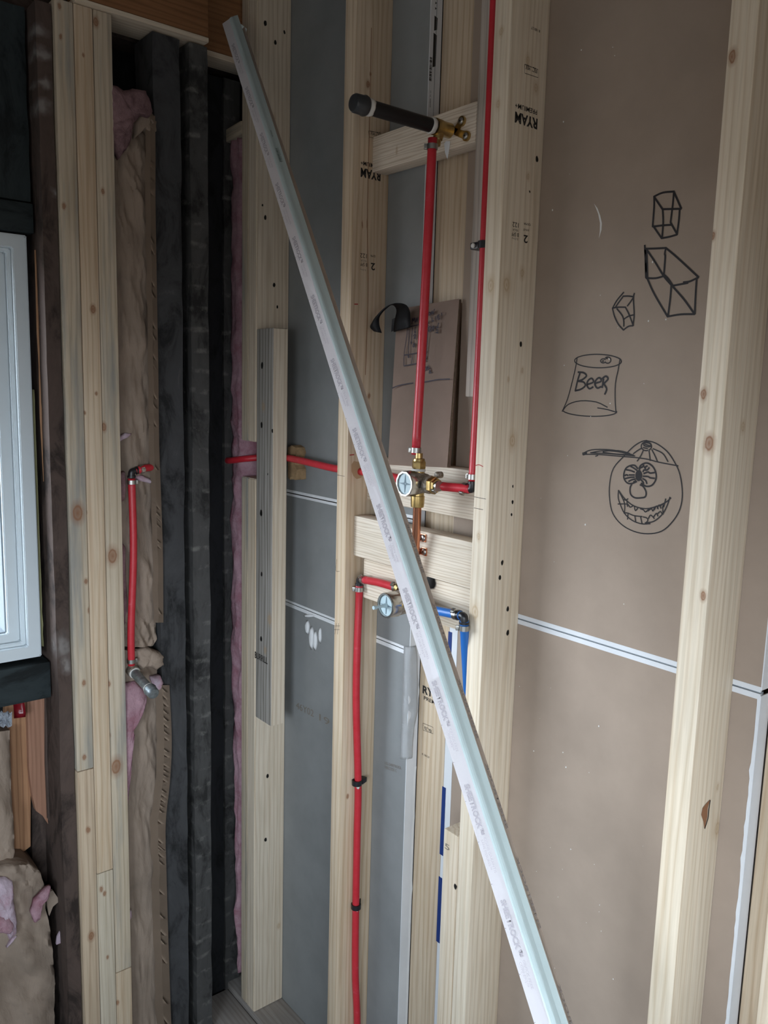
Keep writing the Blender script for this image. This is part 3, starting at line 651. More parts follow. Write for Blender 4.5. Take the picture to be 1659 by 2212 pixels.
spots('knots', hx(-1.357, [(795, 182, 2.6), (800, 160, 1.2), (797, 855, 2.0), (751, 1720, 2.0), (774, 1740, 2.2)]), NX, KNOT, sB)
lines('wood_crack', [[onx(802, 60, -1.357), onx(797, 300, -1.357), onx(793, 480, -1.357), onx(795, 620, -1.357), onx(789, 810, -1.357)]], .0012, NX, KNOT, sB)
spots('knots', [(onx(793, 483, -1.357), .0016, .009, .95), (onx(783, 486, -1.357), .0016, .008, .95)], NX, KNOT, sB)
spots('knots', hy(YF, [(1582, 122, 3.0), (1532, 958, 4.0), (1519, 1287, 2.4), (1520, 852, 2.6), (1540, 510, 2.0)]), NY, KNOT, sD)
spots('knots', hx(-.5535, [(1605, 922, 3.2), (1550, 1700, 2.2), (1549, 1790, 5.0)]), NX, KNOTL, sD)
bm = bmesh.new()
bp = [(1535, 1727), (1530, 1745), (1529, 1765), (1523, 1790), (1521, 1775), (1516, 1760), (1519, 1745), (1527, 1735)]
bm.faces.new([bm.verts.new(onx(x-2, y, -.5535)+NX*.0006) for x, y in bp]); o_ = obj('bark_pocket', bm, KNOT, sD, recalc=False)
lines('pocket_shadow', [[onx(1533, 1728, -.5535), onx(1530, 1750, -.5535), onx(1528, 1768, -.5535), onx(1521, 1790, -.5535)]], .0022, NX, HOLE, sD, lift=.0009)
lines('pencil_line', [[ony(1024, 1073, YF), ony(1050, 1078, YF)]], .0008, NY, STAMP, sC); lines('pencil_line', [[ony(1024, 1097, YF), ony(1044, 1101, YF)]], .0008, NY, STAMP, sC)
lines('red_mark', [[ony(1026, 1006, YF), ony(1035, 1004, YF), ony(1044, 1008, YF)]], .0013, NY, REDINK, sC)
lines('red_mark', [[onx(765, 657, -1.357), onx(773, 657, -1.357)]], .002, NX, REDINK, sB); lines('red_mark', [[onx(755, 983, -1.357), onx(765, 982, -1.357)]], .002, NX, REDINK, sB)
lines('pencil_mark', [[ony(729, 1026, YF), ony(745, 1029, YF)]], .0007, NY, STAMP, sB); lines('pencil_mark', [[ony(728, 1208, YF), ony(726, 1232, YF), ony(734, 1234, YF)]], .0007, NY, STAMP, sB)
lines('pencil_mark', [[ony(724, 1352, YF), ony(735, 1352, YF)], [ony(722, 1360, YF), ony(734, 1360, YF)], [ony(727, 1346, YF), ony(724, 1370, YF)], [ony(732, 1346, YF), ony(729, 1370, YF)]], .0007, NY, STAMP, sB)
# printed stamps
def stamp_x(x, body, p0, p1, h, parent, m=STAMP, bold=0.0):
    a = onx(*p0, x); b = onx(*p1, x); b.z = a.z
    return text(body, a, b, h, NX, m, parent, 'grade_stamp', bold)
XC = -.9555
stamp_x(XC, 'RYAM', (1161, 257), (1112, 252), .0165, sC, bold=.035)
stamp_x(XC, 'PREMIUM+', (1160, 238), (1112, 236), .0075, sC, bold=.01)
stamp_x(XC, 'FSC\u00b0  MIX', (1160, 148), (1135, 145), .008, sC)
stamp_x(XC, 'R 18127', (1166, 65), (1147, 62), .004, sC)
stamp_x(XC, 'QLMA', (1146, 483), (1131, 481), .004, sC)
stamp_x(XC, '122', (1120, 482), (1107, 480), .0075, sC)
stamp_x(XC, 'NLGA', (1119, 496), (1107, 494), .004, sC, STAMPL)
stamp_x(XC, 'std', (1142, 496), (1131, 494), .004, sC, STAMPL)
stamp_x(XC, '2', (1140, 509), (1131, 507), .0125, sC, bold=.02)
stamp_x(XC, 'B SPF', (1120, 504), (1105, 502), .006, sC)
stamp_x(XC, 'S-Dry', (1119, 514), (1105, 512), .004, sC, STAMPL)
def rrect(f, x0, y0, x1, y1):
    return [f(x0, y0), f(x1, y0), f(x1, y1), f(x0, y1), f(x0, y0)]
lines('stamp_outline', [[onx(1133, 139, XC), onx(1162, 151, XC), onx(1162, 168, XC), onx(1133, 158, XC), onx(1133, 139, XC)]], .0008, NX, STAMP, sC, 1)
XS = -1.357
stamp_x(XS, 'RYAM', (822, 372), (779, 368), .0175, sB, bold=.035)
stamp_x(XS, 'PREMIUM+', (822, 357), (779, 353), .008, sB, bold=.01)
stamp_x(XS, 'FSC\u00b0 MIX', (822, 288), (800, 285), .008, sB)
lines('stamp_outline', [[onx(796, 283, XS), onx(822, 287, XS), onx(822, 302, XS), onx(797, 296, XS), onx(796, 283, XS)]], .0008, NX, STAMP, sB, 1)
stamp_x(XS, 'QLMA', (811, 551), (800, 551), .005, sB)
stamp_x(XS, '122', (792, 549), (778, 549), .0085, sB)
stamp_x(XS, 'NLGA', (791, 562), (779, 562), .0045, sB, STAMPL)
stamp_x(XS, '2', (810, 569), (801, 569), .014, sB, bold=.02)
stamp_x(XS, 'B SPF', (793, 569), (778, 569), .0065, sB)
stamp_x(XS, 'S-Dry', (790, 581), (777, 581), .004, sB, STAMPL)
stamp_x(XS, 'R 18127', (825, 224), (807, 222), .004, sB)
a, b = ony(551, 1421, 1.001), ony(578, 1441, 1.001)
b.z = a.z; text('BURRILL', a, b, .0165, NY, STAMP, scab, 'mill_stamp', .02)
def stamp_f(body, p0, p1, h, m=STAMP, bold=0):
    a, b = ony(*p0, 1.118), ony(*p1, 1.118); b.z = a.z; return text(body, a, b, h, NY, m, sF, 'grade_stamp', bold)
stamp_f('RYAM', (913, 1497), (962, 1510), .0175, bold=.035)
stamp_f('PREMIUM+', (916, 1511), (966, 1524), .008, bold=.01)
stamp_f('FSC\u00b0 MIX', (917, 1576), (933, 1582), .008)
lines('stamp_outline', [[ony(914, 1562, 1.118), ony(936, 1571, 1.118), ony(936, 1585, 1.118), ony(914, 1577, 1.118), ony(914, 1562, 1.118)]], .0008, NY, STAMP, sF, 1)
stamp_f('R 18127', (912, 1630), (928, 1636), .004)
a, b = ony(961, 1832, 1.0), ony(971, 1834, 1.0); b.z = a.z
text('5', a, b, .011, NY, STAMPL, sY, 'faint_mark'); 
spots('nail_holes', [(ony(983, 1915, 1.0), .003, .006, 0)], NY, HOLE, sY)
spots('knots', [(ony(676, 290, 1.045) if False else ony(857, 325, 1.045), .004, .009, 0.2)], NY, KNOTL, bl1)
spots('screw_hole', [(ony(1002, 261, 1.045), .004, .003, 0)], NY, HOLE, bl1)
bm = bmesh.new(); bm.faces.new([bm.verts.new(ony(x, y, 1.045)+NY*.0006) for x, y in ((960, 310), (964, 305), (973, 305), (972, 316), (967, 345), (962, 330))]); obj('compound_smear', bm, MUD, bl1, recalc=False)
# pipe hole chewed in stud B
bm = bmesh.new(); cc = onx(770, 1014, XS)
hp = [(759, 1003), (764, 996), (776, 998), (784, 1004), (786, 1020), (780, 1032), (770, 1035), (763, 1028), (759, 1018)]
bm.faces.new([bm.verts.new(onx(x, y, XS)+NX*.0006) for x, y in hp]); obj('drilled_hole', bm, KNOTL, sB, recalc=False)
# cut wood chip stuck by the corner stud
bm = bmesh.new()
cp = [(622, 967), (630, 962), (638, 967), (641, 978), (637, 990), (636, 1004), (641, 1014), (641, 1036), (636, 1037), (634, 1030), (627, 1030), (626, 1036), (622, 1032)]
slab(bm, [ony(x, y, 1.062) for x, y in cp], (0, 1, 0), .026)
tag(obj('wood_offcut', bm, OSB), 'small orange-brown notched wood offcut beside the corner stud, behind the red pipe', 'wood')

# ================================================================== pipes and fittings
RP = .0080
def clamp(parent, p, axis, r=RP, tab=None, m=STEEL, w=.009):
    axis = Vector(axis).normalized(); p = Vector(p); bm = bmesh.new()
    lathe(bm, p-axis*w/2, axis, [(0, r+.0005), (0, r+.0016), (w, r+.0016), (w, r+.0005)], 24)
    u, v = frame(axis); t = Vector(tab) if tab else u; t = (t-axis*t.dot(axis)).normalized(); s = axis.cross(t)
    M_ = Matrix((( s.x, t.x, axis.x, p.x), (s.y, t.y, axis.y, p.y), (s.z, t.z, axis.z, p.z), (0, 0, 0, 1)))
    box(bm, (-.0028, r+.001, -w/2), (.0028, r+.0062, w/2), M_, bev=.0007)
    box(bm, (-.0050, r+.0035, -w/2+.001), (.0050, r+.0050, w/2-.001), M_)
    return autosmooth(obj('crimp_clamp', bm, m, parent), 40)
def elbow(parent, p, d1, d2, m=BLACKP, r=.0072, l=.014, name='elbow_fitting'):
    p = Vector(p); d1, d2 = Vector(d1).normalized(), Vector(d2).normalized(); bm = bmesh.new()
    tube(bm, [p+d1*l, p+d1*l*.45, p+(d1+d2)*l*.09, p+d2*l*.45, p+d2*l], r, 16, 5)
    for d in (d1, d2): lathe(bm, p+d*(l-.004), d, [(0, r), (0, r+.0018), (.004, r+.0018), (.004, r)], 20)
    return autosmooth(obj(name, bm, m, parent, smooth=True), 40)
PL = 'red water supply pipes'
# --- riser between the drop ear elbow and the upper valve
rt_ = ony(934, 312, 0.995); rb_ = ony(898, 982, 0.985)
r1 = empty('red_pipe', rb_, 'straight red pipe rising from the upper brass valve to the black capped nipple', 'pipe', PL)
bm = bmesh.new(); tube(bm, [rb_, rb_.lerp(rt_, .5)+Vector((.002, 0, 0)), rt_+Vector((0, 0, .010))], RP, 20); obj('pipe_run', bm, RED, r1, smooth=True)
ax_ = (rt_-rb_).normalized()
clamp(r1, rt_-ax_*.004, ax_, tab=-CR); clamp(r1, rb_+ax_*.008, ax_, tab=-CR)
# --- drop ear elbow with capped black nipple
de = rt_+Vector((0, 0.004, .028)); de_y = 1.018
DE = empty('shower_arm_elbow', Vector((de.x, 1.043, de.z)), 'brass drop-ear elbow screwed to the top block above the red riser pipe', 'pipe fitting')
ec = Vector((de.x, 1.012, de.z+.002))
bm = bmesh.new(); lathe(bm, ec+Vector((0, .022, 0)), NY, [(0, .0125), (.018, .0125), (.022, .0135), (.036, .0142), (.036, .010)], 24)
lathe(bm, ec+Vector((0, -.002, -.004)), (0, -.2, -1), [(0, .0095), (.016, .0085), (.018, .0065), (.026, .0065)], 20)
autosmooth(obj('elbow_body', bm, BRASS, DE), 40)
for k, (dx, dz) in enumerate(((.021, .013), (.034, -.014))):
    bm = bmesh.new(); p = Vector((ec.x+dx, 1.0445, ec.z+dz))
    lathe(bm, p, NY, [(0, .0085), (.004, .0085), (.004, .003)], 18); a = Vector((ec.x+.004, 1.0445, ec.z)); 
    slab(bm, [a+Vector((0, 0, .006)), p+Vector((0, 0, .007)), p+Vector((0, 0, -.007)), a+Vector((0, 0, -.006))], NY, .0035)
    ear = autosmooth(obj('mounting_ear', bm, BRASS, DE), 40)
    bm = bmesh.new(); lathe(bm, p+NY*.004, NY, [(0, .0058), (.0012, .0058), (.0028, .0045), (.0032, .001)], 18); sc = obj('pan_head_screw', bm, STEEL, ear, smooth=True)
    bm = bmesh.new(); lathe(bm, p+NY*.0072, NY, [(0, .0018), (.0004, .0018)], 4); obj('drive_recess', bm, HOLE, ear)
nb = ec+NY*.012; NIP = empty('capped_nipple', nb, 'long black iron nipple with a black cap at the top block', 'pipe')
tipd = .178
dN = (onx(778, 241, nb.x+.0)-onx(928, 276, nb.x+.0)).normalized(); dN = Vector((0.0, -1.0, dN.z/abs(dN.y)*1.0)).normalized() if False else Vector((0, -1, 0))
bm = bmesh.new(); lathe(bm, nb, dN, [(0, .0112), (.010, .0112), (.012, .0118), (.152, .0118), (.156, .011)], 28); autosmooth(obj('iron_pipe', bm, IRON, NIP), 40)
bm = bmesh.new(); lathe(bm, nb+dN*.150, dN, [(0, .0150), (.004, .0162), (.008, .0150), (.022, .0146), (.0255, .0125), (.0265, .0075), (.0265, .001)], 28); autosmooth(obj('pipe_cap', bm, IRONC, NIP), 40)
def sealant(p, d, r, w, par):
    bm = bmesh.new(); u, v = frame(d); rings = []
    for k in range(6):
        t = w*k/5; R = []
        for i in range(28):
            q = 2*math.pi*i/28; e = noise.noise(Vector((math.cos(q)*2, math.sin(q)*2, k*.5+r*900)))
            tt = t + (w*.35*noise.noise(Vector((math.cos(q)*1.8+5, math.sin(q)*1.8, 3))) if k in (0, 5) else 0)
            rr = r+(.0012+.0010*e)*(math.sin(math.pi*k/5)**.5+.02); R.append(p+d*tt+u*(rr*math.cos(q))+v*(rr*math.sin(q)))
        rings.append(R)
    loft(bm, rings); return obj('thread_sealant', bm, PTFE, par, smooth=True)
sealant(nb+dN*.004, dN, .0125, .009, NIP); sealant(nb+dN*.139, dN, .0127, .011, NIP)

# --- upper shower valve
vx, vz = ony(900, 1043, .985).x+.002, ony(900, 1043, .985).z
V1 = empty('shower_valve', (vx, .985, vz), 'upper brass mixing valve with chrome ring, touching the copper tube', 'valve', 'rough-in shower valves')
def valve_face(V, c, l_chrome, l_brass, r=.0235, facets=0, rodlen=0.0):
    """cylinder pointing to -Y from c; chrome sleeve in front"""
    bm = bmesh.new(); lathe(bm, c+Vector((0, .014, 0)), NY, [(0, .016), (.004, r-.003), (.014+l_brass, r-.0015)], 36); autosmooth(obj('valve_body', bm, DBRASS, V), 40)
    b0 = c+NY*l_brass
    bm = bmesh.new(); n = facets or 40
    lathe(bm, b0, NY, [(0, r-.002), (.0005, r), (l_chrome-.002, r), (l_chrome, r-.001), (l_chrome, r-.0042), (l_chrome-.005, r-.0046)], n)
    rg = autosmooth(obj('chrome_sleeve', bm, CHROME, V), 30)
    f = b0+NY*(l_chrome-.0045)
    bm = bmesh.new(); lathe(bm, f, NY, [(0, r-.0048), (.001, r-.0048), (.0015, r-.006)], 40); obj('plug_disc', bm, DISC, V)
    bm = bmesh.new()
    for a in (0, math.pi/2):
        d = Vector((math.sin(a), 0, math.cos(a))); s = Vector((math.cos(a), 0, -math.sin(a)))
        for sg in (-1, 1):
            box_pts = [f+NY*.0016+d*(sg*.0015)+s*.0022, f+NY*.0016+d*(sg*(r-.0075)), f+NY*.0016+d*(sg*.0015)-s*.0022]
            slab(bm, box_pts, NY, .0008)
    obj('plug_slots', bm, DISCD, V)
    if rodlen:
        bm = bmesh.new(); lathe(bm, f+NY*.001, NY, [(0, .0052), (.010, .0028), (rodlen-.007, .0024), (rodlen-.006, .0036), (rodlen, .0036), (rodlen, .001)], 18); autosmooth(obj('plug_stem', bm, DISC, V), 40)
    return f
valve_face(V1, Vector((vx, .985, vz)), .020, .012, .0237, 12)
bm = bmesh.new(); lathe(bm, (vx-.030, .99, vz+.002), NX, [(0, .011), (.010, .013), (.018, .0165), (.045, .0165), (.052, .0135), (.060, .0125)], 28); autosmooth(obj('valve_casting', bm, DBRASS, V1), 45)
def port(V, p, d, prof, hexn=0, name='union_nut', m=BRASS):
    bm = bmesh.new(); lathe(bm, p, d, prof, 28, hexn); return autosmooth(obj(name, bm, m, V), 30)
vt = Vector((vx, .987, vz)); UP = Vector((0, 0, 1)); DN = -UP
rdir = (rb_-Vector((vx, .987, vz+.012))).normalized()
port(V1, vt+UP*.013, UP, [(0, .0115), (.010, .0105)], m=BRASS, name='port_neck')
sealant(vt+UP*.021, UP, .0115, .005, V1)
port(V1, vt+UP*.026, UP, [(0, .0122), (.002, .0130), (.012, .0130), (.014, .0122)], 6)
port(V1, vt+UP*.040, UP, [(0, .0112), (.004, .0105), (.005, .0068), (.014, .0068)], m=BRASS, name='barb')
port(V1, vt+DN*.014, DN, [(0, .0115), (.009, .0115), (.010, .0128), (.024, .0125), (.030, .0118), (.031, .0095)], name='lower_port')
port(V1, vt+NX*.026, NX, [(0, .0135), (.002, .0165), (.007, .0165), (.009, .0135), (.012, .0130)], name='port_neck', m=DBRASS)
port(V1, vt+NX*.036, NX, [(0, .0150), (.001, .0160), (.010, .0160), (.011, .0135), (.015, .0125), (.016, .0085)], 6)
bm = bmesh.new(); p = Vector((vx+.034, 1.012, vz+.017)); lathe(bm, p, NY, [(0, .006), (.012, .006), (.014, .004)], 12); autosmooth(obj('set_screw', bm, DBRASS, V1), 40)
# --- copper tube and straps
cb = ony(897, 1190, 1.009); cb.z = Z0-.375; ct = vt+DN*.036
CT = empty('copper_tube', cb, 'bright copper tube running down from the upper valve behind the leaning bead', 'pipe')
bm = bmesh.new(); tube(bm, [ct+UP*.004, ct.lerp(cb, .35), ct.lerp(cb, .7)+NY*.001, cb+DN*.04], RP-.0002, 24); obj('tube_run', bm, COPPER, CT, smooth=True)
bm = bmesh.new(); lathe(bm, ct, DN, [(0, .0092), (.004, .0092), (.005, .0082)], 24); obj('solder_cup', bm, COPPER, CT, smooth=True)
for k, py in enumerate((1160, 1189)):
    z = ony(907, py, 1.018).z; x0 = ony(894+2*k, py, 1.007).x
    t = empty('tube_strap', (x0, 1.019, z), ('upper' if k == 0 else 'lower')+' copper strap with a steel screw fixing the copper tube to the thick block', 'strap', 'copper tube straps')
    bm = bmesh.new(); R = []
    for i in range(13):
        q = math.pi*i/12; R.append(Vector((x0-.0092*math.cos(q)*1.0, 1.008-.0095*math.sin(q), z)))
    R = [Vector((x0-.0095, 1.018, z))]+R+[Vector((x0+.0095, 1.0178, z)), Vector((x0+.020, 1.0178, z))]
    V_ = [[bm.verts.new(p+UP*s*.0058) for s in (-1, 1)] for p in R]
    for a, b in zip(V_, V_[1:]): bm.faces.new((a[0], a[1], b[1], b[0]))
    bmesh.ops.solidify(bm, geom=list(bm.faces), thickness=.0012)
    box(bm, (x0+.0085, 1.0162, z-.0078), (x0+.0225, 1.0188, z+.0078), bev=.0010)
    obj('strap_band', bm, COPPER, t)
    bm = bmesh.new(); p = Vector((x0+.0155, 1.0162, z)); lathe(bm, p, NY, [(0, .0066), (.001, .0066), (.0026, .0050), (.0032, .001)], 20); obj('screw_head', bm, STEEL, t, smooth=True)
    bm = bmesh.new(); lathe(bm, p+NY*.003, NY, [(0, .0018), (.0003, .0018)], 4); obj('drive_recess', bm, HOLE, t)
# --- red pipe from valve to the corner elbow and up the right side
ex = ony(1014, 1046, 1.02); e2 = Vector((-1.0115, 1.016, vz-.001))
r2 = empty('red_pipe', e2, 'long thin red pipe beside the stamped stud, turning into the upper valve', 'pipe', PL)
bm = bmesh.new(); tube(bm, [vt+NX*.046, vt.lerp(e2, .55)+DN*.001, e2-NX*.006], RP, 20); obj('pipe_run', bm, RED, r2, smooth=True)
pt2 = onx(1066, 0, -1.022); up2 = Vector((-1.0215, 1.0285, 2.60))
bm = bmesh.new(); tube(bm, [e2+UP*.014, Vector((-1.019, 1.026, e2.z+.15)), Vector((-1.0205, 1.0285, 1.9)), up2], RP, 20); obj('pipe_run', bm, RED, r2, smooth=True)
elbow(r2, e2, -NX, UP)
clamp(r2, vt+NX*.052, NX, tab=NY*1+DN); clamp(r2, e2-NX*.018, NX, tab=NY-UP); clamp(r2, e2+UP*.022, UP, tab=-NX)
# --- red pipe through the studs from the corner
z1_ = Z0-.1745
r3 = empty('red_pipe', (-1.50, 1.045, z1_), 'horizontal red pipe crossing the grey drywall bay between corner stud and pine stud', 'pipe', PL)
bm = bmesh.new(); tube(bm, [(-1.79, .80, Z0-.196), (-1.85, .87, Z0-.196), (-1.896, .95, Z0-.197), (-1.896, .992, Z0-.196), (-1.880, 1.002, Z0-.195), (-1.845, .998, Z0-.192), (-1.795, 1.008, Z0-.184), (-1.745, 1.046, Z0-.177), (-1.6483, 1.047, Z0-.172), (-1.461, 1.043, Z0-.178), (-1.357, 1.034, z1_), (-1.27, 1.010, vz+.002), vt-NX*.03], RP, 18); obj('pipe_run', bm, RED, r3, smooth=True)
# --- left wall: elbow, drop pipe, galvanised nipple
e4 = onx(284, 1020, -1.751)
r4 = empty('red_pipe', e4, 'red pipe dropping down the kraft insulation on the left to the grey capped nipple', 'pipe', PL)
b4 = onx(284, 1437, -1.751)
bm = bmesh.new(); tube(bm, [e4+DN*.014, e4.lerp(b4, .4)+Vector((.004, .003, 0)), e4.lerp(b4, .8)+Vector((.003, -.002, 0)), b4], RP, 20); obj('pipe_run', bm, RED, r4, smooth=True)
bm = bmesh.new(); tube(bm, [e4+Vector((0, .010, .002)), e4+Vector((0, .035, .008)), onx(360, 1008, -1.782)], RP, 18); obj('pipe_run', bm, RED, r4, smooth=True)
elbow(r4, e4+UP*.002, DN, Vector((0, 1, .12))); clamp(r4, e4+DN*.022, UP, tab=Vector((0, 1, .1))); clamp(r4, e4+Vector((0, .023, .006)), Vector((0, 1, .2)), tab=NX); clamp(r4, b4+UP*.010, UP, tab=Vector((0, 1, 0)))
gb = b4+DN*.016+Vector((-.012, .004, 0))
GN = empty('capped_nipple', gb, 'grey galvanised nipple with a grey cap poking out of the torn kraft insulation', 'pipe')
bm = bmesh.new(); lathe(bm, gb-NX*.004, NX, [(0, .012), (.014, .0135), (.024, .0135), (.024, .010)], 24); tube(bm, [gb+NX*.006, gb+NX*.007+UP*.010, gb+Vector((.012, -.003, .022))], .0075, 16, 4); autosmooth(obj('elbow_body', bm, DBRASS, GN), 40)
gd = Vector((1, .0, -.16)).normalized(); gn0 = gb+NX*.016
bm = bmesh.new(); lathe(bm, gn0, gd, [(0, .0095), (.004, .0105), (.092, .0105)], 28); autosmooth(obj('steel_pipe', bm, GALV, GN), 40)
bm = bmesh.new(); lathe(bm, gn0+gd*.086, gd, [(0, .0135), (.004, .0145), (.007, .0132), (.021, .0130), (.025, .0105), (.026, .001)], 28); autosmooth(obj('pipe_cap', bm, GALV, GN), 40)
sealant(gn0+gd*.003, gd, .0112, .004, GN); sealant(gn0+gd*.081, gd, .0115, .004, GN)
# --- lower valve
l0 = ony(872, 1301, .985); lvx, lvz = l0.x, l0.z
V2 = empty('tub_valve', (lvx, .985, lvz), 'lower round valve with chrome sleeve and a pale blue stem sticking out', 'valve', 'rough-in shower valves')
valve_face(V2, Vector((lvx, .982, lvz)), .024, .018, .0242, 0, .031)
bm = bmesh.new(); lathe(bm, (lvx-.030, .99, lvz+.004), NX, [(0, .012), (.010, .015), (.055, .015), (.066, .0125)], 28); autosmooth(obj('valve_casting', bm, DBRASS, V2), 45)
lt = Vector((lvx, .987, lvz))
port(V2, lt+NX*.032, NX, [(0, .0125), (.001, .0145), (.012, .0145), (.013, .0115), (.018, .0085)], 6)
port(V2, Vector((lvx-.026, 1.0, lvz+.016)), Vector((-.9, .15, .25)), [(0, .0115), (.010, .0115), (.012, .009)], 0)
# red drop pipe on stud B
e5 = Vector((-1.3405, onx(779, 1250, -1.3405).y-.003, onx(779, 1250, -1.3405).z))
r5 = empty('red_pipe', (e5.x, e5.y, .04), 'long red pipe clamped to the pine stud, running down from the lower valve', 'pipe', PL)
q = [onx(x, y, -1.3480) for x, y in ((775, 1290), (771, 1400), (769, 1520), (773, 1690), (771, 1800), (768, 1960), (767, 2100), (771, 2212))]
bm = bmesh.new(); tube(bm, [e5+DN*.012]+[p+NX*.001 for p in q]+[Vector((q[-1].x, q[-1].y+.002, .05))], RP, 20, 6); obj('pipe_run', bm, RED, r5, smooth=True)
v5 = Vector((lvx-.032, 1.0, lvz+.018))
bm = bmesh.new(); tube(bm, [e5+(v5-e5).normalized()*.008, e5.lerp(v5, .5)+UP*.002, v5], RP, 20); obj('pipe_run', bm, RED, r5, smooth=True)
elbow(r5, e5, DN, (v5-e5)); clamp(r5, e5+DN*.022, UP, tab=-CR); clamp(r5, e5+(v5-e5).normalized()*.020, (v5-e5), tab=UP+NY); clamp(r5, v5-(v5-e5).normalized()*.010, (v5-e5), tab=UP+NY)
# blue pipe
e6 = ony(1003, 1331, .990); v6 = lt+NX*.046
b6 = empty('blue_pipe', e6, 'blue water pipe turning down beside the stamped stud from the lower valve', 'pipe')
d6 = (v6-e6).normalized()
bm = bmesh.new(); tube(bm, [v6, v6.lerp(e6, .5), e6+d6*.008], RP, 20); obj('pipe_run', bm, BLUE, b6, smooth=True)
q6 = [e6+DN*.008, ony(1004, 1375, .998), ony(1009, 1470, 1.022), ony(1013, 1560, 1.045), ony(1018, 1700, 1.06)]
bm = bmesh.new(); tube(bm, q6, RP, 20); obj('pipe_run', bm, BLUE, b6, smooth=True)
elbow(b6, e6, d6, DN); clamp(b6, e6+d6*.019, d6, tab=UP+NY); clamp(b6, e6+DN*.021, UP, tab=-CR)

# --- plastic pipe clips
def clip(p, label, ang=0.0, name='pipe_clip'):
    t = empty(name, p, label, 'clip', 'black plastic pipe clips')
    M_ = Matrix.Translation(p) @ Matrix.Rotation(ang, 4, 'Z')
    bm = bmesh.new(); R = []
    for zz_ in (-.006, .006):
        pass
    n = 20; r0, r1_ = RP+.0004, RP+.0032; rings = []
    for rr, z in ((r0, -.0055), (r1_, -.0055), (r1_, .0055), (r0, .0055), (r0, -.0055)):
        rings.append([M_ @ Vector((rr*math.cos(2*math.pi*i/n), rr*math.sin(2*math.pi*i/n), z)) for i in range(n)])
    loft(bm, rings, cap=False)
    box(bm, (-.0105, .007, -.0055), (.0105, .0245, .0055), M_, bev=.0012)
    autosmooth(obj('clip_body', bm, BLACKP, t), 40)
    bm = bmesh.new(); lathe(bm, M_ @ Vector((.004, .0035, -.0065)) + Vector((.004, -.004, -.001)), Vector((.3, -1, -.3)), [(0, .0032), (.005, .0032), (.0055, .001)], 12); obj('nail_head', bm, PTFE, t, smooth=True)
clip(onx(771, 1690, -1.347), 'upper black plastic clip on the long red pipe along the pine stud', .35)
clip(onx(769, 1957, -1.347), 'lower black plastic clip on the long red pipe along the pine stud', .9)
c3 = Vector((-1.0207, 1.0283, onx(1037, 527, -1.02).z)); t3 = empty('pipe_clip', c3, 'black plastic clip with a white nail on the thin red pipe beside the stamped stud', 'clip', 'black plastic pipe clips')
bm = bmesh.new(); n = 20; rings = []
for rr, z in ((RP+.0004, -.006), (RP+.003, -.006), (RP+.003, .006), (RP+.0004, .006), (RP+.0004, -.006)):
    rings.append([c3+Vector((rr*math.cos(2*math.pi*i/n), rr*math.sin(2*math.pi*i/n), z)) for i in range(n)])
loft(bm, rings, cap=False); box(bm, c3+Vector((-.028, -.006, -.0058)), c3+Vector((-.008, .0165, .0058)), bev=.002); autosmooth(obj('clip_body', bm, BLACKP, t3), 40)
bm = bmesh.new(); lathe(bm, c3+Vector((-.019, -.006, 0)), NY, [(0, .0042), (.003, .0042), (.0036, .002)], 14); obj('nail_head', bm, PTFE, t3, smooth=True)

# ================================================================== cardboard with note and black tape
cy0 = 1.055
def card_y(py): return 1.048+.030*(1010-py)/350.0 if py < 1010 else 1.048
def cpt(px, py, dy=0): return ony(px, py, card_y(py)+dy)
CB = empty('cardboard_sheet', cpt(905, 1008), 'folded cardboard sheet with a marker sketch, propped behind the red riser pipe', 'cardboard')
bm = bmesh.new(); nu, nv = 14, 22; rows = []
for j in range(nv+1):
    v = j/nv; r_ = []
    xl, yl = 858+(838-858)*v, 668+(1004-668)*v
    xr, yr = 992+(966-992)*v, 645+(1010-645)*v
    for i in range(nu+1):
        u = i/nu; p = cpt(xl+(xr-xl)*u, yl+(yr-yl)*u)
        p.y += -.005*math.sin(math.pi*u)*math.sin(math.pi*v); r_.append(p)
    rows.append(r_)
loft(bm, rows, closed=False); bmesh.ops.solidify(bm, geom=list(bm.faces), thickness=-.0035)
obj('front_flap', bm, CARD, CB)
bm = bmesh.new(); rows = []
for j in range(nv+1):
    v = j/nv; bow = 1.3*math.sin(math.pi*v)
    yr = 647+(1008-647)*v; xr = 993+(968-993)*v
    a = cpt(xr-1, yr, .0045); b = cpt(xr+1.5+bow, yr, .0095); rows.append([a, b])
loft(bm, rows, closed=False); bmesh.ops.solidify(bm, geom=list(bm.faces), thickness=.0015); obj('corrugated_edge', bm, PTFE if False else paper('pale_corrugation', (.46, .38, .29), .25, .9, 160), CB)
bm = bmesh.new(); rows = []
for j in range(nv+1):
    v = j/nv; rows.append([cpt(880-15*v, 668+335*v, .012), cpt(997-24*v, 646+362*v, .014)])
loft(bm, rows, closed=False); bmesh.ops.solidify(bm, geom=list(bm.faces), thickness=-.0035); obj('back_flap', bm, CARD, CB)
def zC(pts): return [cpt(790+x/6.636, 630+y/6.636)+NY*.0062 for x, y in pts]
nC = NY
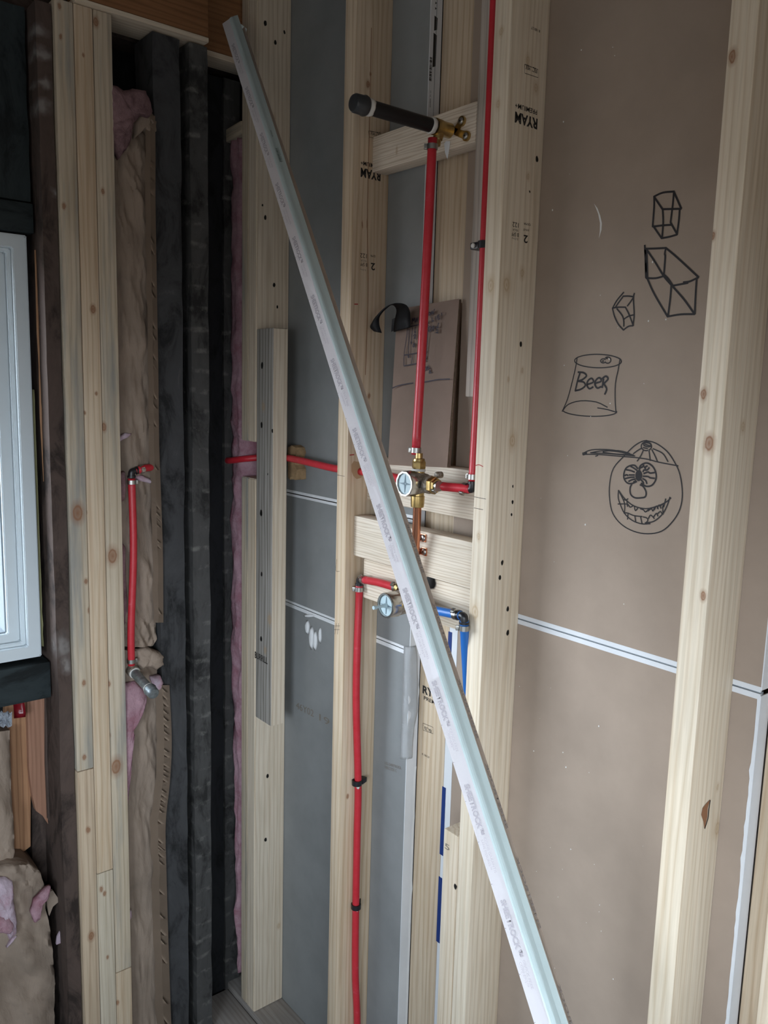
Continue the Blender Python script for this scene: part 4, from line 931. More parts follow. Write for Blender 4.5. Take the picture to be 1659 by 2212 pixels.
lines('note_sketch', [zC(p) for p in (
    [(625, 520), (700, 500), (780, 482), (935, 440)], [(637, 520), (620, 680), (590, 880), (583, 1065)], [(935, 438), (925, 620), (912, 850), (903, 1000)], [(583, 1068), (680, 1050), (800, 1025), (905, 1000)],
    [(592, 912), (700, 895), (800, 880), (912, 868)], [(715, 893), (705, 960), (692, 1045)], [(657, 535), (655, 700), (648, 940)], [(640, 915), (650, 948), (660, 920)], [(710, 515), (703, 620), (692, 750)], [(684, 720), (692, 755), (702, 725)],
    [(747, 505), (744, 595)], [(736, 570), (745, 598), (756, 575)], [(885, 545), (910, 550), (935, 545)],
    [(718, 640), (745, 615), (755, 640), (735, 650), (752, 665), (725, 675)], [(742, 740), (720, 760), (742, 775), (722, 795), (715, 780), (742, 750)],
    [(870, 925), (885, 960), (870, 970)], [(885, 920), (895, 945), (885, 965), (905, 968)],
    [(418, 1385), (500, 1350), (620, 1325), (720, 1312)], [(830, 1308), (950, 1285), (1080, 1262), (1245, 1255)])], .0021, nC, INKB, CB, 4)
for grp in (
    [[(700, 470), (708, 390), (722, 425), (735, 380), (745, 450)], [(752, 440), (765, 375)], [(775, 440), (785, 370)], [(752, 415), (785, 400)]],
    [[(935, 300), (905, 310), (930, 335), (905, 365)], [(940, 345), (965, 320), (950, 300), (935, 330), (965, 345)], [(975, 335), (990, 280), (1000, 325), (1025, 250)]],
    [[(990, 370), (988, 430), (1015, 415)], [(1040, 360), (1050, 410)], [(1065, 350), (1075, 400), (1100, 385)], [(1065, 375), (1095, 360)], [(1065, 350), (1095, 335)], [(1125, 305), (1130, 350)]],
    [[(935, 530), (960, 500), (975, 525), (940, 570), (985, 560)], [(1020, 520), (1000, 500), (990, 530), (1015, 535), (1020, 500), (1005, 570)], [(1085, 450), (1065, 510), (1040, 520), (1085, 515)], [(1045, 560), (1070, 545), (1065, 590), (1040, 585), (1080, 595)]],
    [[(850, 1110), (870, 1090), (880, 1110), (850, 1140), (885, 1135)], [(890, 1085), (915, 1080), (900, 1105), (918, 1115), (895, 1130)], [(930, 1060), (940, 1105)], [(920, 1110), (962, 1095)], [(945, 1140), (965, 1130), (945, 1168), (985, 1158)]]):
    lines('note_handwriting', [zC(p) for p in grp], .0023, nC, INKB, CB, 4)
# curled tape
bm = bmesh.new()
prs = [(640, 515, 400, 580, 0), (641, 400, 408, 440, 0), (635, 290, 438, 300, .006), (600, 210, 434, 245, .012), (540, 172, 412, 212, .018), (450, 162, 393, 198, .022), (380, 174, 360, 196, .026), (300, 208, 306, 238, .028),
       (235, 258, 255, 285, .030), (140, 360, 208, 350, .030), (90, 440, 194, 410, .028), (62, 510, 200, 490, .026), (118, 572, 232, 594, .022)]
rows = []
O_ = smoothpts([Vector((790+a/6.636, 630+b/6.636, e)) for a, b, c, d, e in prs], 5); I_ = smoothpts([Vector((790+c/6.636, 630+d/6.636, e-.004)) for a, b, c, d, e in prs], 5)
for o1, i1 in zip(O_, I_):
    rows.append([ony(o1.x+(i1.x-o1.x)*q, o1.y+(i1.y-o1.y)*q, 1.056-(o1.z+(i1.z-o1.z)*q)-.003*math.sin(math.pi*q)) for q in (0, .25, .5, .75, 1)])
loft(bm, rows, closed=False); bmesh.ops.solidify(bm, geom=list(bm.faces), thickness=.0007)
tp = tag(obj('duct_tape_strip', bm, TAPE, smooth=True), 'curled black duct tape loop at the upper left corner of the cardboard sheet', 'tape')
bm = bmesh.new(); slab(bm, [cpt(x, y)+NY*.0065 for x, y in ((851, 717), (853, 690), (884, 676), (887, 703))], NY, .0006); obj('stuck_end', bm, TAPE, tp)

# ================================================================== the two leaning corner beads
bt = dep(494, 33, 1.775); bb = dep(1191, 2212, .950)
axb = (bb-bt).normalized()
tfl = (0.012-bb.z)/axb.z; bend = bb+axb*tfl
vdir = (bt.lerp(bb, .5)-Vector((0, 0, Z0))).normalized()
side = axb.cross(vdir).normalized()
if side.dot(CR) < 0: side = -side
fwd = side.cross(axb).normalized()
if fwd.dot(vdir) > 0: fwd = -fwd                      # fwd points to the viewer's side of the room
Lb = (bend-bt).length
def bpoint(base, s, w, d): return base+axb*s+side*w+fwd*d
HW = .0187
B1 = empty('corner_bead', bend, 'front leaning corner bead, white paper with pink and aqua light tints, printed left flange', 'corner bead', 'paper-faced corner beads leaning across the framing')
def bead_flange(name, m, prof, parent, base=bt, cut=(0, 0), s1=None):
    bm = bmesh.new(); rings = []
    for k, s in enumerate((0, .08, .4, .9, 1.5, 2.1, s1 or Lb)):
        rings.append([bpoint(base, s+(cut[0]+(cut[1]-cut[0])*i/(len(prof)-1) if k == 0 else 0), w, d) for i, (w, d) in enumerate(prof)])
    loft(bm, rings, closed=False); bmesh.ops.solidify(bm, geom=list(bm.faces), thickness=.0009)
    return obj(name, bm, m, parent)
NW = .0026
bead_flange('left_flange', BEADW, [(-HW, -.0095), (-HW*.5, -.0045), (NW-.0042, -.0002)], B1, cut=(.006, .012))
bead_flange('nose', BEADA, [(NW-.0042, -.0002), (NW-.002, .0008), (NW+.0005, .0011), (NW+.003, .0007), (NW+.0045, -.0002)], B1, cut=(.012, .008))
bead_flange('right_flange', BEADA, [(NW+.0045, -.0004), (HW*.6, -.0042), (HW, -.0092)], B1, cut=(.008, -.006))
# printing down the left flange
fl0, fl1 = (-HW, -.0095), (NW-.0042, -.0002)
nL = (side*(fl0[1]-fl1[1])*-1+fwd*(fl1[0]-fl0[0])).normalized()
nL = (fwd*(fl1[0]-fl0[0])-side*(fl1[1]-fl0[1])).normalized()
if nL.dot(vdir) > 0: nL = -nL
def lf(s, t): # t 0..1 across the left flange
    return bpoint(bt, s, fl0[0]+(fl1[0]-fl0[0])*t, fl0[1]+(fl1[1]-fl0[1])*t)
phr = [('CRACK FREE', 'CORNERS\u2122'), ('ESQUINAS LIBRES', 'DE GRIETAS\u2122'), ('CRACK FREE', 'CORNERS\u2122'), ('COINS GARANTIS', 'SANS FISSURES\u2122')]
def s_at(py):   # distance along the bead where it crosses image row py
    lo, hi = 0.0, Lb
    for _ in range(40):
        mid = (lo+hi)/2; p = bpoint(bt, mid, 0, 0)-Vector((0, 0, Z0))
        y = 1106-FPX*p.dot(CU)/p.dot(CD)
        if y < py: lo = mid
        else: hi = mid
    return lo
rows_ = [(88, 0), (196, 1), (297, 0), (415, 2), (535, 0), (670, 0), (809, 1), (966, 2), (1121, 3), (1303, 0), (1492, 1), (1714, 0), (1938, 3)]
fw = math.hypot(fl1[0]-fl0[0], fl1[1]-fl0[1])
sp = (s_at(1938)-s_at(88))/12
for k in range(20):
    s0 = s_at(88)+sp*k
    if s0+sp > Lb: break
    body = 'SHEETROCK\u2122'
    ln = sp*.43
    text(body, lf(s0, .30), lf(s0+ln*1.06, .30), fw*.40, nL, BINK, B1, 'printed_name', .028)
    q0 = phr[k % 4]; l2 = sp*(.30 if len(q0[0]) > 12 else .22)
    text(q0[0], lf(s0+ln*1.12, .52), lf(s0+ln*1.12+l2, .52), fw*.17, nL, BINKL, B1, 'printed_slogan')
    text(q0[1], lf(s0+ln*1.14, .27), lf(s0+ln*1.14+l2*.86, .27), fw*.17, nL, BINKL, B1, 'printed_slogan')
    ribs = []
lines('ruler_ticks', [[lf(s_at(88)+i*.0254*2, .03), lf(s_at(88)+i*.0254*2, .11)] for i in range(50) if s_at(88)+i*.0508 < Lb-.02], .0008, nL, BINK, B1, 1)
# barcode on the aqua-tinted right flange
fr0, fr1 = (NW+.0045, -.0004), (HW, -.0092)
nR = (fwd*(fr1[0]-fr0[0])-side*(fr1[1]-fr0[1])).normalized()
if nR.dot(vdir) > 0: nR = -nR
def rf(s, t): return bpoint(bt, s, fr0[0]+(fr1[0]-fr0[0])*t, fr0[1]+(fr1[1]-fr0[1])*t)
bm = bmesh.new(); s = s_at(322)
while s < s_at(352):
    w = random.choice((.0006, .0009, .0014)); bm.faces.new([bm.verts.new(rf(a, b)+nR*.0005) for a, b in ((s, .02), (s, .34), (s+w, .34), (s+w, .02))]); s += w+random.choice((.0006, .0010))
obj('barcode', bm, BARC, B1, recalc=False)
text('0 81099 00414', rf(s_at(320), .38), rf(s_at(350), .38), .0022, nR, BARC, B1, 'barcode_digits')
text('MADE IN USA', rf(s_at(283), .1), rf(s_at(297), .1), .0025, nR, BARC, B1, 'barcode_digits')
# second bead nested behind, turned so its brown back shows
B2 = empty('corner_bead', bend+side*.02, 'rear leaning corner bead, mostly hidden, showing a brown strip with mirrored print', 'corner bead', 'paper-faced corner beads leaning across the framing')
base2 = bt-fwd*.016+axb*.0295
off = lambda s: .0006+.0035*min(1, s/.5)*(1-.35*s/Lb)
bm = bmesh.new(); rings = []
for s in (0, .15, .35, .6, .9, 1.2, 1.6, 2.1, Lb-.04):
    w0 = HW+.001+ (.0055*(1-min(1, s/.25)))
    g = .0058*min(1, s/.45)*(1 if s < 1.2 else max(.62, 1-(s-1.2)*.42))
    rings.append([bpoint(base2, s, a, b) for a, b in ((-.010, -.012), (w0-.006, -.002), (w0-.001+.0008, .0012), (w0+g, -.0022))])
loft(bm, rings, closed=False); bmesh.ops.solidify(bm, geom=list(bm.faces), thickness=.0009); obj('brown_back', bm, BEADK, B2)
bm = bmesh.new()
tipq = [(521, 52), (533, 62), (530, 78), (526, 84), (514, 60)]
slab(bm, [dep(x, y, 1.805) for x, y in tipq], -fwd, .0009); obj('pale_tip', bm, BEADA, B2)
def b2p(s, t):
    g = .0058*min(1, s/.45)*(1 if s < 1.2 else max(.62, 1-(s-1.2)*.42)); w0 = HW+.001+(.0055*(1-min(1, s/.25)))
    a, b = (w0-.001+.0008, .0012), (w0+g, -.0022); return bpoint(base2, s, a[0]+(b[0]-a[0])*t, a[1]+(b[1]-a[1])*t)
for k, py in enumerate((1130, 1305, 1470, 1655, 1860, 2140)):
    s = s_at(py)-.0295
    a, b = b2p(s, .2), b2p(s+.085, .2); n2 = (b2p(s, 0)-b2p(s, 1)).cross(axb).normalized()
    if n2.dot(vdir) > 0: n2 = -n2
    text('SHEETROCK', b, a, .0036, n2, BINKD, B2, 'mirrored_print', .02, .0012, flipv=True)

# ================================================================== left wall
XS_ = -1.740
# triple stack of studs, each with a butt joint
sy = [.5630, .6000, .6380, .6765]
jz = [onx(180, 1665, XS_).z, onx(222, 1885, XS_).z, onx(262, 2098, XS_).z]
mats = [GREYP, PINE, GREYP]
nm = ['left', 'middle', 'right']
for i in range(3):
    y0, y1 = sy[i]+.0004, sy[i+1]-.0004; zt = Z0+.7205 if i else 2.41
    u_ = board('stacked_stud', (XS_-.089, y0, jz[i]+.0006), (XS_, y1, zt), mats[i], 'long upper board, %s of the three pale studs beside the window' % nm[i], 'stud', 'tripled studs beside the window')
    l_ = board('stacked_stud', (XS_-.089, y0, .038), (XS_, y1, jz[i]-.0006), wood('short_stud_%d' % i, *[((0.60, 0.50, 0.36), (0.50, 0.40, 0.28), (0.34, 0.23, 0.14)), ((0.60, 0.55, 0.43), (0.53, 0.47, 0.35), (0.40, 0.33, 0.23)), ((0.60, 0.51, 0.37), (0.53, 0.42, 0.29), (0.38, 0.25, 0.14))][i]), 'short lower board in the %s of the three pale studs, under the butt joint' % nm[i], 'stud', 'tripled studs beside the window')
    k_ = [[(128, 13, 2.2), (131, 79, 1.8), (138, 445, 2.2), (168, 1108, 7.5), (186, 1256, 2.4), (193, 1318, 2.4), (181, 1475, 2.4), (182, 1636, 2.4)],
          [(180, 119, 1.4), (155, 42, 1.4), (201, 668, 3.4), (185, 1107, 2.0), (208, 850, 1.6), (184, 892, 1.4)],
          [(207, 47, 3.6), (222, 413, 2.4), (224, 923, 3.6), (243, 1201, 7.0), (234, 1478, 2.8), (235, 1590, 2.6)]][i]
    spots('knots', hx(XS_, k_), NX, KNOT, u_)
    kl = [[(190, 1793, 2.8), (197, 2022, 4.2)], [(219, 1921, 2.6), (226, 1930, 2.2), (232, 2068, 1.8)], [(254, 2166, 2.2)]][i]
    spots('knots', hx(XS_, kl), NX, KNOT, l_)
    if i == 2: spots('knots', hx(XS_, [(251, 1656, 7.5)]), NX, KNOT, u_)
# header: brown boards with the pale plate strip under them
H1 = board('header_board', (-1.779, .6015, Z0+.733), (XS_+.001, .888, 2.64), BROWNB, 'reddish-brown header board across the top left, above the three pale studs', 'lumber', axis='y')
HP = board('top_plate', (-1.830, .6015, Z0+.722), (XS_+.003, .888, Z0+.7325), PALE, 'thin pale strip under the long reddish-brown header board', 'lumber', axis='y')
H2 = board('header_board', (-1.84, .889, Z0+.733), (-1.800, 1.087, 2.64), BROWNB, 'short set-back reddish-brown header piece behind the tip of the leaning bead', 'lumber', axis='y')
HP2 = board('top_plate', (-1.86, .889, Z0+.720), (-1.797, 1.087, Z0+.7325), PALE, 'short pale strip under the set-back header piece, beside the leaning bead tip', 'lumber', axis='y')
HB = board('header_board', (-1.93, -1.28, Z0+.728), (-1.862, 1.087, 2.64), DARKB, 'dark rear header timber behind the reddish-brown boards', 'lumber', axis='y')
# old sooty posts
def rough_post(name, lo, hi, m, label, amp=.004, seed=1, segs=60, group=None, cat='old post'):
    bm = bmesh.new(); lo, hi = Vector(lo), Vector(hi); c = Vector(((lo.x+hi.x)/2, (lo.y+hi.y)/2, lo.z)); rings = []
    for k in range(segs+1):
        z = lo.z+(hi.z-lo.z)*k/segs; r_ = []
        for (x, y) in ((hi.x, lo.y), (hi.x, lo.y*.67+hi.y*.33), (hi.x, lo.y*.33+hi.y*.67), (hi.x, hi.y), (lo.x, hi.y), (lo.x, lo.y)):
            j = noise.noise(Vector((x*30+seed, y*30, z*9))); j2 = noise.noise(Vector((x*30, y*30+seed, z*14+4)))
            r_.append(Vector((x+(amp*j if x == hi.x else 0), y+amp*.8*j2, z))-c)
        rings.append(r_)
    loft(bm, rings); o = obj(name, bm, m); o.location = c; autosmooth(o, 40); return tag(o, label, cat, group)
OG = 'old sooty timbers of the left wall'
rough_post('old_post', (-1.850, .768, .001), (-1.757, .830, Z0+.719), DARKW, 'smooth blackened old post right of the kraft insulation', seed=2, group=OG)
rough_post('old_post', (-1.850, .850, .001), (-1.755, .893, Z0+.719), DARKM, 'blackened old post with pale lath marks, right of the smooth blackened one', seed=9, group=OG)
rough_post('old_post', (-1.925, .992, .001), (-1.868, 1.035, 2.40), DARKM, 'dark recessed lath-marked post left of the pink insulation', amp=.003, seed=21, group=OG)
rough_post('old_post', (-1.925, .935, .001), (-1.875, .9905, 2.40), CHAR, 'recessed black post in the gap between the lath-marked posts', amp=.003, seed=31, group=OG)
PT = rough_post('old_post', (-1.885, .5315, .001), (-1.751, .5605, 2.40), DARKB, 'dark brown old timber touching the left one of the three pale studs', amp=.0025, seed=14, group=OG)
ss = bmesh.new(); P = [onx(x, y, -1.80) for x, y in ((76, 540), (80, 620), (83, 720), (86, 790), (90, 900), (95, 1040))]
ribs = []
for i, p in enumerate(P): w = (.0015, .003, .0035, .0025, .004, .0015)[i]; ribs.append([p+Vector((0, -w, 0)), p+Vector((.003, 0, 0)), p+Vector((0, w, 0)), p+Vector((-.004, 0, 0))])
loft(ss, ribs); tag(obj('wood_splinter', ss, ORANGE), 'long thin orange-brown split sliver along the right side of the window', 'wood')
bm = bmesh.new(); R_ = []
for k in range(24):
    z = WZ0+.02+k*.024; w = .004+.002*noise.noise(Vector((0, 0, z*40))); yy = WY1+.001
    R_.append([Vector((-1.815, yy, z)), Vector((-1.806+w*.6, yy+w, z)), Vector((-1.815, yy+.008, z)), Vector((-1.83, yy+.004, z))])
loft(bm, R_); tag(obj('spray_foam_bead', bm, FOAM, smooth=True), 'thin yellow-green foam line along the right edge of the white window', 'insulation')
# above the window: dark beam, boards
rough_post('old_post', (-1.925, .455, WZ1+.066), (-1.80, .526, 2.40), TEAL, 'dark stud above the right corner of the white window', seed=25, group=OG)
rough_post('old_post', (-1.925, .30, WZ1+.07), (-1.845, .450, 2.40), TEAL, 'blackish-green old boards high on the left edge above the window', seed=33, group=OG, amp=.003)
board('old_beam', (-1.90, -1.28, WZ1+.004), (-1.792, .528, WZ1+.062), TEAL, 'blackish horizontal beam directly over the white window', 'old beam', axis='y', bev=.004)
spots('plaster_patches', [(onx(x, y, -1.751), a*.0010, b*.0010, t) for x, y, a, b, t in ((80, 62, 15, 8, .2), (88, 115, 13, 9, -.4), (92, 178, 12, 6, 0), (92, 232, 11, 10, 0), (118, 415, 6, 6, 0), (137, 1395, 11, 22, 0), (144, 1440, 9, 12, 0))], NX, DUST, PT)
# sill beam under the window
board('old_beam', (-1.90, -1.28, Z0-.690), (-1.787, .529, Z0-.6075), TEAL, 'dark rough sill beam directly under the white window', 'old beam', axis='y', bev=.006)
# boards under the sill
def plank(px0, px1, ytop, bottoms, x, m, label, th=.02, name='sheathing_board', topz=None):
    tz = Z0-.69; y0, y1 = onx(px0, 1560, x).y, onx(px1, 1560, x).y
    pts = [Vector((x, y0, tz)), Vector((x, y1, tz))]+[onx(a, b, x) for a, b in bottoms]
    bm = bmesh.new(); slab(bm, pts, -NX, th); return tag(obj(name, bm, m), label, 'board')
plank(14, 60, 1500, ((66, 1700), (66, 1828), (46, 1844), (30, 1838), (12, 1838)), -1.868, ORANGE, 'orange-brown old board under the window, second from the charred timber')
plank(61, 101, 1500, ((99, 1700), (104, 1780), (92, 1762), (78, 1752), (70, 1720), (66, 1690), (63, 1660)), -1.852, wood('pinkish_old_board', (0.36, 0.20, 0.13), (0.29, 0.15, 0.095), (0.2, 0.1, 0.06), knots=False), 'pinkish-brown old board under the window with a jagged charred lower end')
plank(101, 116, 1500, ((120, 1790), (104, 1770), (99, 1650)), -1.842, DARKB, 'narrow dark brown strip beside the pinkish-brown board under the window')
plank(66, 134, 1700, ((134, 1900), (120, 1898), (98, 1905), (70, 1860), (68, 1700)), -1.876, DARKB, 'charred brown board below the jagged board under the window')
rough_post('old_post', (-1.925, .40, .001), (-1.900, .527, .98), CHAR, 'charred backing timber low on the left behind the insulation', seed=44, group=OG)
# red glossy tape scrap and crinkled plastic scrap
bm = bmesh.new(); rows = []
pr_ = [(24, 1500, 50, 1499), (26, 1512, 52, 1512), (29, 1525, 54, 1526), (30, 1540, 56, 1540), (30, 1552, 55, 1549)]
for (x0, y0, x1, y1) in pr_:
    rows.append([onx(x0+(x1-x0)*s, y0+(y1-y0)*s, -1.832+.006*math.sin(s*5+y0*.1)) for s in (0, .25, .5, .75, 1)])
loft(bm, rows, closed=False); bmesh.ops.solidify(bm, geom=list(bm.faces), thickness=.0008)
tag(obj('tape_scrap', bm, REDT, smooth=True), 'glossy red tape scrap stuck to the orange-brown board under the window', 'tape')
bm = bmesh.new(); rows = []
for j in range(9):
    rows.append([onx(-6+32*i/7.0, 1538+j*4+3*math.sin(i*2.3+j), -1.82+.007*noise.noise(Vector((i*1.3, j*1.1, 2)))) for i in range(8)])
loft(bm, rows, closed=False); bmesh.ops.solidify(bm, geom=list(bm.faces), thickness=.0008)
tag(obj('plastic_scrap', bm, FOIL), 'crinkled whitish plastic scrap at the left edge under the window', 'scrap')

# ------------------------------------------------------------------ insulation
def batt(name, outline, x, depth, m, label, wr=.006, nu=16, nv=90, seed=0, pillow=.008, parent=None, sharp=True, back=-1.925, ylim=(-9, 9)):
    """outline: rows (py, px_left, px_right) top to bottom on the plane x; a closed body back to the sheathing"""
    bm = bmesh.new(); rows = []
    for j in range(nv+1):
        t = j/nv*(len(outline)-1); k = min(int(t), len(outline)-2); f = t-k
        a, b = outline[k], outline[k+1]; py = a[0]+(b[0]-a[0])*f; pl = a[1]+(b[1]-a[1])*f; pr = a[2]+(b[2]-a[2])*f
        L_, R__ = onx(pl, py, x), onx(pr, py, x); L_.y = max(L_.y, ylim[0]); R__.y = min(R__.y, ylim[1]); r = []
        for i in range(nu+1):
            u = i/nu; p = L_.lerp(R__, u); q = Vector((0, p.y*1.0, p.z))
            w = wr*(noise.noise(Vector((seed, q.y*26+q.z*9, q.z*7)))+.6*abs(noise.noise(Vector((seed+4, q.y*55+q.z*16, q.z*20))))+.35*noise.noise(Vector((seed, q.y*130, q.z*60))))
            p = p+Vector((pillow*(1-(2*u-1)**4)+w, .0015*noise.noise(Vector((seed, 3, q.z*40))), 0)); r.append(p)
        r = [Vector((back, L_.y, r[0].z)), Vector((x-.012, L_.y, r[0].z))]+r+[Vector((x-.012, R__.y, r[-1].z)), Vector((back, R__.y, r[-1].z))]
        rows.append(r)
    loft(bm, rows); o = obj(name, bm, m, parent, smooth=True)
    if parent is None: tag(o, label, 'insulation')
    return autosmooth(o, 55)
kb1 = batt('insulation_batt', [(262, 232, 338), (300, 232, 339), (420, 234, 336), (600, 236, 340), (800, 242, 342), (1000, 250, 344), (1200, 256, 352), (1340, 258, 354), (1366, 258, 350), (1380, 258, 338), (1396, 258, 331)], -1.772, .1, KRAFT, 'tall kraft-faced insulation batt right of the three pale studs, above the capped nipple', seed=1, wr=.017, nu=26, nv=150, pillow=.004, ylim=(.679, .7645))
kb2 = batt('insulation_batt', [(1403, 258, 332), (1408, 258, 348), (1430, 258, 353), (1450, 260, 352), (1470, 262, 357), (1520, 264, 366), (1600, 266, 373), (1690, 268, 368), (1780, 268, 359), (1900, 270, 361), (2040, 272, 366), (2212, 274, 372), (2290, 276, 374)], -1.774, .1, KRAFT, 'lower kraft-faced insulation batt beneath the grey capped nipple', seed=5, wr=.011, nu=26, nv=110, pillow=.004, ylim=(.679, .7645))
# stapled flange along the right side
def flange(parent, pts, w, x, seed):
    bm = bmesh.new(); rows = []
    P = smoothpts([Vector((a, b, 0)) for a, b in pts], 8)
    for p in P:
        ww = w*(1+.18*noise.noise(Vector((seed, 0, p.y*.02))))
        rows.append([onx(p.x-ww, p.y, x+.004+.001*noise.noise(Vector((1, 2, p.y*.03)))), onx(p.x-ww*.5, p.y, x+.009), onx(p.x, p.y, x+.007)])
    loft(bm, rows, closed=False); bmesh.ops.solidify(bm, geom=list(bm.faces), thickness=.001); obj('stapling_flange', bm, paper('kraft_flange_%d' % seed, (.315, .235, .175), .1), parent)
flange(kb1, [(335, 250), (336, 330), (336, 440), (339, 620), (342, 800), (344, 960), (349, 1100), (352, 1200), (353, 1345)], 22, -1.757, 1)
flange(kb2, [(366, 1480), (371, 1600), (367, 1690), (358, 1780), (360, 1900), (364, 2040), (370, 2212)], 32, -1.757, 2)
# torn fluffy parts
def lump(outline, x, m, parent, name='torn_fibre', amp=.010, seed=0, thick=.016):
    bm = bmesh.new(); P = [onx(a, b, x) for a, b in outline]; c = sum(P, Vector())/len(P); n = len(P)*5
    D = []
    for i in range(len(P)):
        for k in range(5): D.append(P[i].lerp(P[(i+1) % len(P)], k/5))
    rings = []
    for s, h in ((1, -.010), (1.0, 0), (.93, thick*.55), (.75, thick*.85), (.5, thick), (.25, thick*1.02), (.05, thick)):
        r = []
        for p in D:
            q = c+(p-c)*s; e = noise.noise(q*70+Vector((seed, 0, 0))); e2 = noise.noise(q*150+Vector((0, seed, 0)))
            q = q+Vector((h+amp*.6*(e+.5*e2)*(1 if s < 1 else .2), amp*.25*noise.noise(q*120+Vector((9, 0, seed))), amp*.25*noise.noise(q*110+Vector((3, 0, seed))))); r.append(q)
        rings.append(r)
    loft(bm, rings); return obj(name, bm, m, parent, smooth=True)
lump([(231, 182), (248, 186), (262, 196), (285, 192), (312, 196), (322, 212), (328, 240), (318, 258), (300, 250), (286, 268), (275, 300), (268, 330), (256, 345), (238, 305), (233, 285)], -1.755, PINKD, kb1, seed=3, thick=.022)
lump([(262, 258), (285, 255), (284, 290), (272, 325), (262, 330), (244, 300), (246, 270)], -1.742, PINKD, kb1, seed=13, thick=.014)
lump([(286, 268), (300, 246), (324, 240), (338, 262), (338, 285), (320, 300), (310, 280), (290, 300)], -1.762, KRAFT, kb1, 'torn_kraft_flap', seed=8, thick=.012, amp=.006)
lump([(258, 1022), (268, 1018), (272, 1050), (268, 1080), (260, 1085)], -1.762, PINKD, kb1, seed=5, thick=.008, amp=.004)
lump([(288, 1027), (305, 1026), (322, 1034), (340, 1044), (334, 1049), (316, 1042), (296, 1038)], -1.760, PINKW, kb1, seed=6, thick=.008, amp=.003)
lump([(258, 1165), (270, 1180), (272, 1260), (274, 1340), (262, 1360), (260, 1250)], -1.765, PINKD, kb1, seed=7, thick=.007, amp=.004)
lump([(256, 945), (270, 935), (284, 937), (276, 945), (264, 950), (254, 956)], -1.756, PINKW, kb1, seed=27, thick=.006, amp=.003)
lump([(267, 1478), (290, 1472), (312, 1490), (318, 1510), (300, 1525), (288, 1540), (281, 1570), (276, 1640), (273, 1720), (268, 1800), (266, 1600)], -1.758, PINK, kb2, seed=9, thick=.012, amp=.008)
lump([(325, 1462), (345, 1458), (352, 1475), (345, 1492), (332, 1488)], -1.758, PINKW, kb2, seed=10, thick=.010, amp=.004)
lump([(292, 1402), (312, 1396), (330, 1402), (350, 1410), (354, 1435), (335, 1446), (318, 1440), (300, 1445), (292, 1425)], -1.765, KRAFT, kb2, 'crumpled_kraft_fold', seed=11, thick=.016, amp=.012)
lump([(276, 1968), (283, 1966), (284, 1980), (278, 1988)], -1.756, PINKW, kb2, seed=12, thick=.006, amp=.003)
# pink batt beside the corner studs (faces the room, seen edge on)
bm = bmesh.new(); rows = []
OUTP = [(300, 489, 528), (500, 491, 528), (700, 493, 528), (900, 496, 527), (960, 498, 545), (1000, 500, 546), (1040, 499, 545), (1050, 499, 527), (1200, 499, 526), (1400, 500, 524), (1600, 505, 522), (1800, 508, 521), (2000, 512, 520), (2100, 516, 521)]
for j in range(121):
    t = j/120*(len(OUTP)-1); k = min(int(t), len(OUTP)-2); f = t-k; a, b = OUTP[k], OUTP[k+1]
    py = a[0]+(b[0]-a[0])*f; yy = 1.012
    if 945 < py < 1048: yy = 1.066
    L_, R__ = ony(a[1]+(b[1]-a[1])*f, py, 1.012), ony(a[2]+(b[2]-a[2])*f, py, 1.012)
    if py <= 945 or py >= 1048: R__.x = min(R__.x, -1.7965)
    L_.x = max(L_.x, -1.866)
    r = []
    for i in range(11):
        u = i/10; p = L_.lerp(R__, u); w = .010*noise.noise(Vector((p.x*45, 1, p.z*16)))+.005*noise.noise(Vector((p.x*110, 1, p.z*60)))
        p = Vector((p.x, (yy if p.x > -1.799 else 1.012)-.006*(1-(2*u-1)**2)+w*(1 if p.x < -1.799 or yy < 1.05 else .3), p.z)); r.append(p)
    rows.append([Vector((L_.x, 1.085, r[0].z))]+r+[Vector((R__.x, 1.085, r[-1].z))])
loft(bm, rows); tag(obj('insulation_batt', bm, PINK, smooth=True), 'bare pink insulation strip squeezed beside the doubled corner studs', 'insulation')
# grey block over the pink batt
board('fire_block', (-1.905, .999, Z0+.568), (-1.797, YB, Z0+.598), GREYP, 'dusty short block lying on top of the pink insulation strip', 'blocking', axis='x', tilt=(-.06, 'Y'))
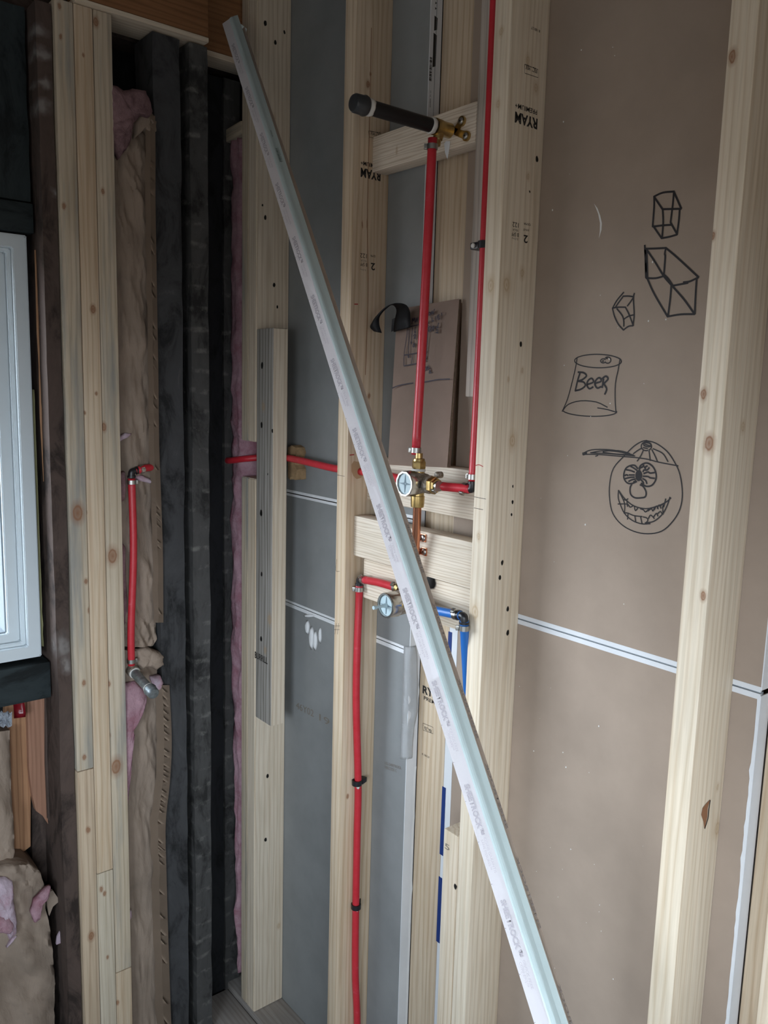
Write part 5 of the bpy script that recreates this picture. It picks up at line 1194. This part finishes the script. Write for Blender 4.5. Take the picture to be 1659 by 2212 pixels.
# lower left kraft batts
kb3 = batt('insulation_batt', [(1578, -60, 21), (1600, -60, 22), (1700, -60, 25), (1800, -60, 30), (1840, -60, 32), (1872, -60, 22), (1890, -60, 4)], -1.822, .1, KRAFT, 'upper kraft-faced batt cut off by the left edge, under the crinkled plastic scrap', back=-1.898, seed=15, nv=50, wr=.009)
kb4 = batt('insulation_batt', [(1862, 20, 62), (1880, -30, 85), (1920, -60, 98), (1960, -60, 98), (2000, -60, 106), (2060, -60, 114), (2120, -60, 119), (2180, -60, 116), (2300, -60, 118)], -1.802, .1, KRAFT, 'large crumpled kraft-faced batt in the bottom left corner', back=-1.898, seed=19, nv=70, wr=.018, pillow=.012)
lump([(-20, 1898), (10, 1895), (27, 1902), (28, 1940), (34, 1975), (36, 2015), (20, 2030), (10, 2010), (-20, 2020)], -1.780, PINKW, kb4, seed=16, thick=.014, amp=.010)
lump([(-20, 1975), (20, 1980), (30, 1998), (20, 2018), (-20, 2010)], -1.770, PINK, kb4, seed=26, thick=.010, amp=.008)
lump([(97, 1920), (110, 1914), (106, 1935), (92, 1950), (84, 1985), (74, 1992), (66, 1972), (74, 1945)], -1.780, PINK, kb4, seed=17, thick=.010, amp=.005)
lump([(36, 2020), (22, 2040), (14, 2048), (26, 2026)], -1.778, PINKW, kb4, seed=20, thick=.004, amp=.003)
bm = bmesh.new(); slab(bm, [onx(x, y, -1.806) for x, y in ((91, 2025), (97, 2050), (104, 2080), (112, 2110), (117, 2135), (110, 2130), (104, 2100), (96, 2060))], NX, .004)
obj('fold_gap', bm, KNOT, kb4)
bm = bmesh.new(); slab(bm, [onx(x, y, -1.800) for x, y in ((130, 2006), (141, 2005), (138, 2014), (139, 2022), (130, 2034), (120, 2038), (122, 2022))], NX, .006)
tag(obj('insulation_scrap', bm, PINKW), 'small torn white insulation scrap on the dark timber at lower left', 'insulation')
bm = bmesh.new(); slab(bm, [onx(x, y, -1.808) for x, y in ((98, 1925), (112, 1920), (122, 1935), (132, 1938), (120, 1948), (112, 1955), (104, 1975), (100, 1955))], NX, .008)
tag(obj('insulation_scrap', bm, KRAFT), 'torn kraft shred beside the crumpled batt in the lower left', 'insulation')

# ------------------------------------------------------------------ floor level bits
board('subfloor_board', (-1.868, .80, 0.0), (-1.60, .905, .020), PLATE, 'dusty grey floor board, the nearer one, at the foot of the corner', 'board', 'loose floor boards by the corner', axis='x')
board('subfloor_board', (-1.868, .908, 0.0), (-1.60, .998, .020), PLATE, 'dusty grey floor board lying against the bottom plate by the corner', 'board', 'loose floor boards by the corner', axis='x')
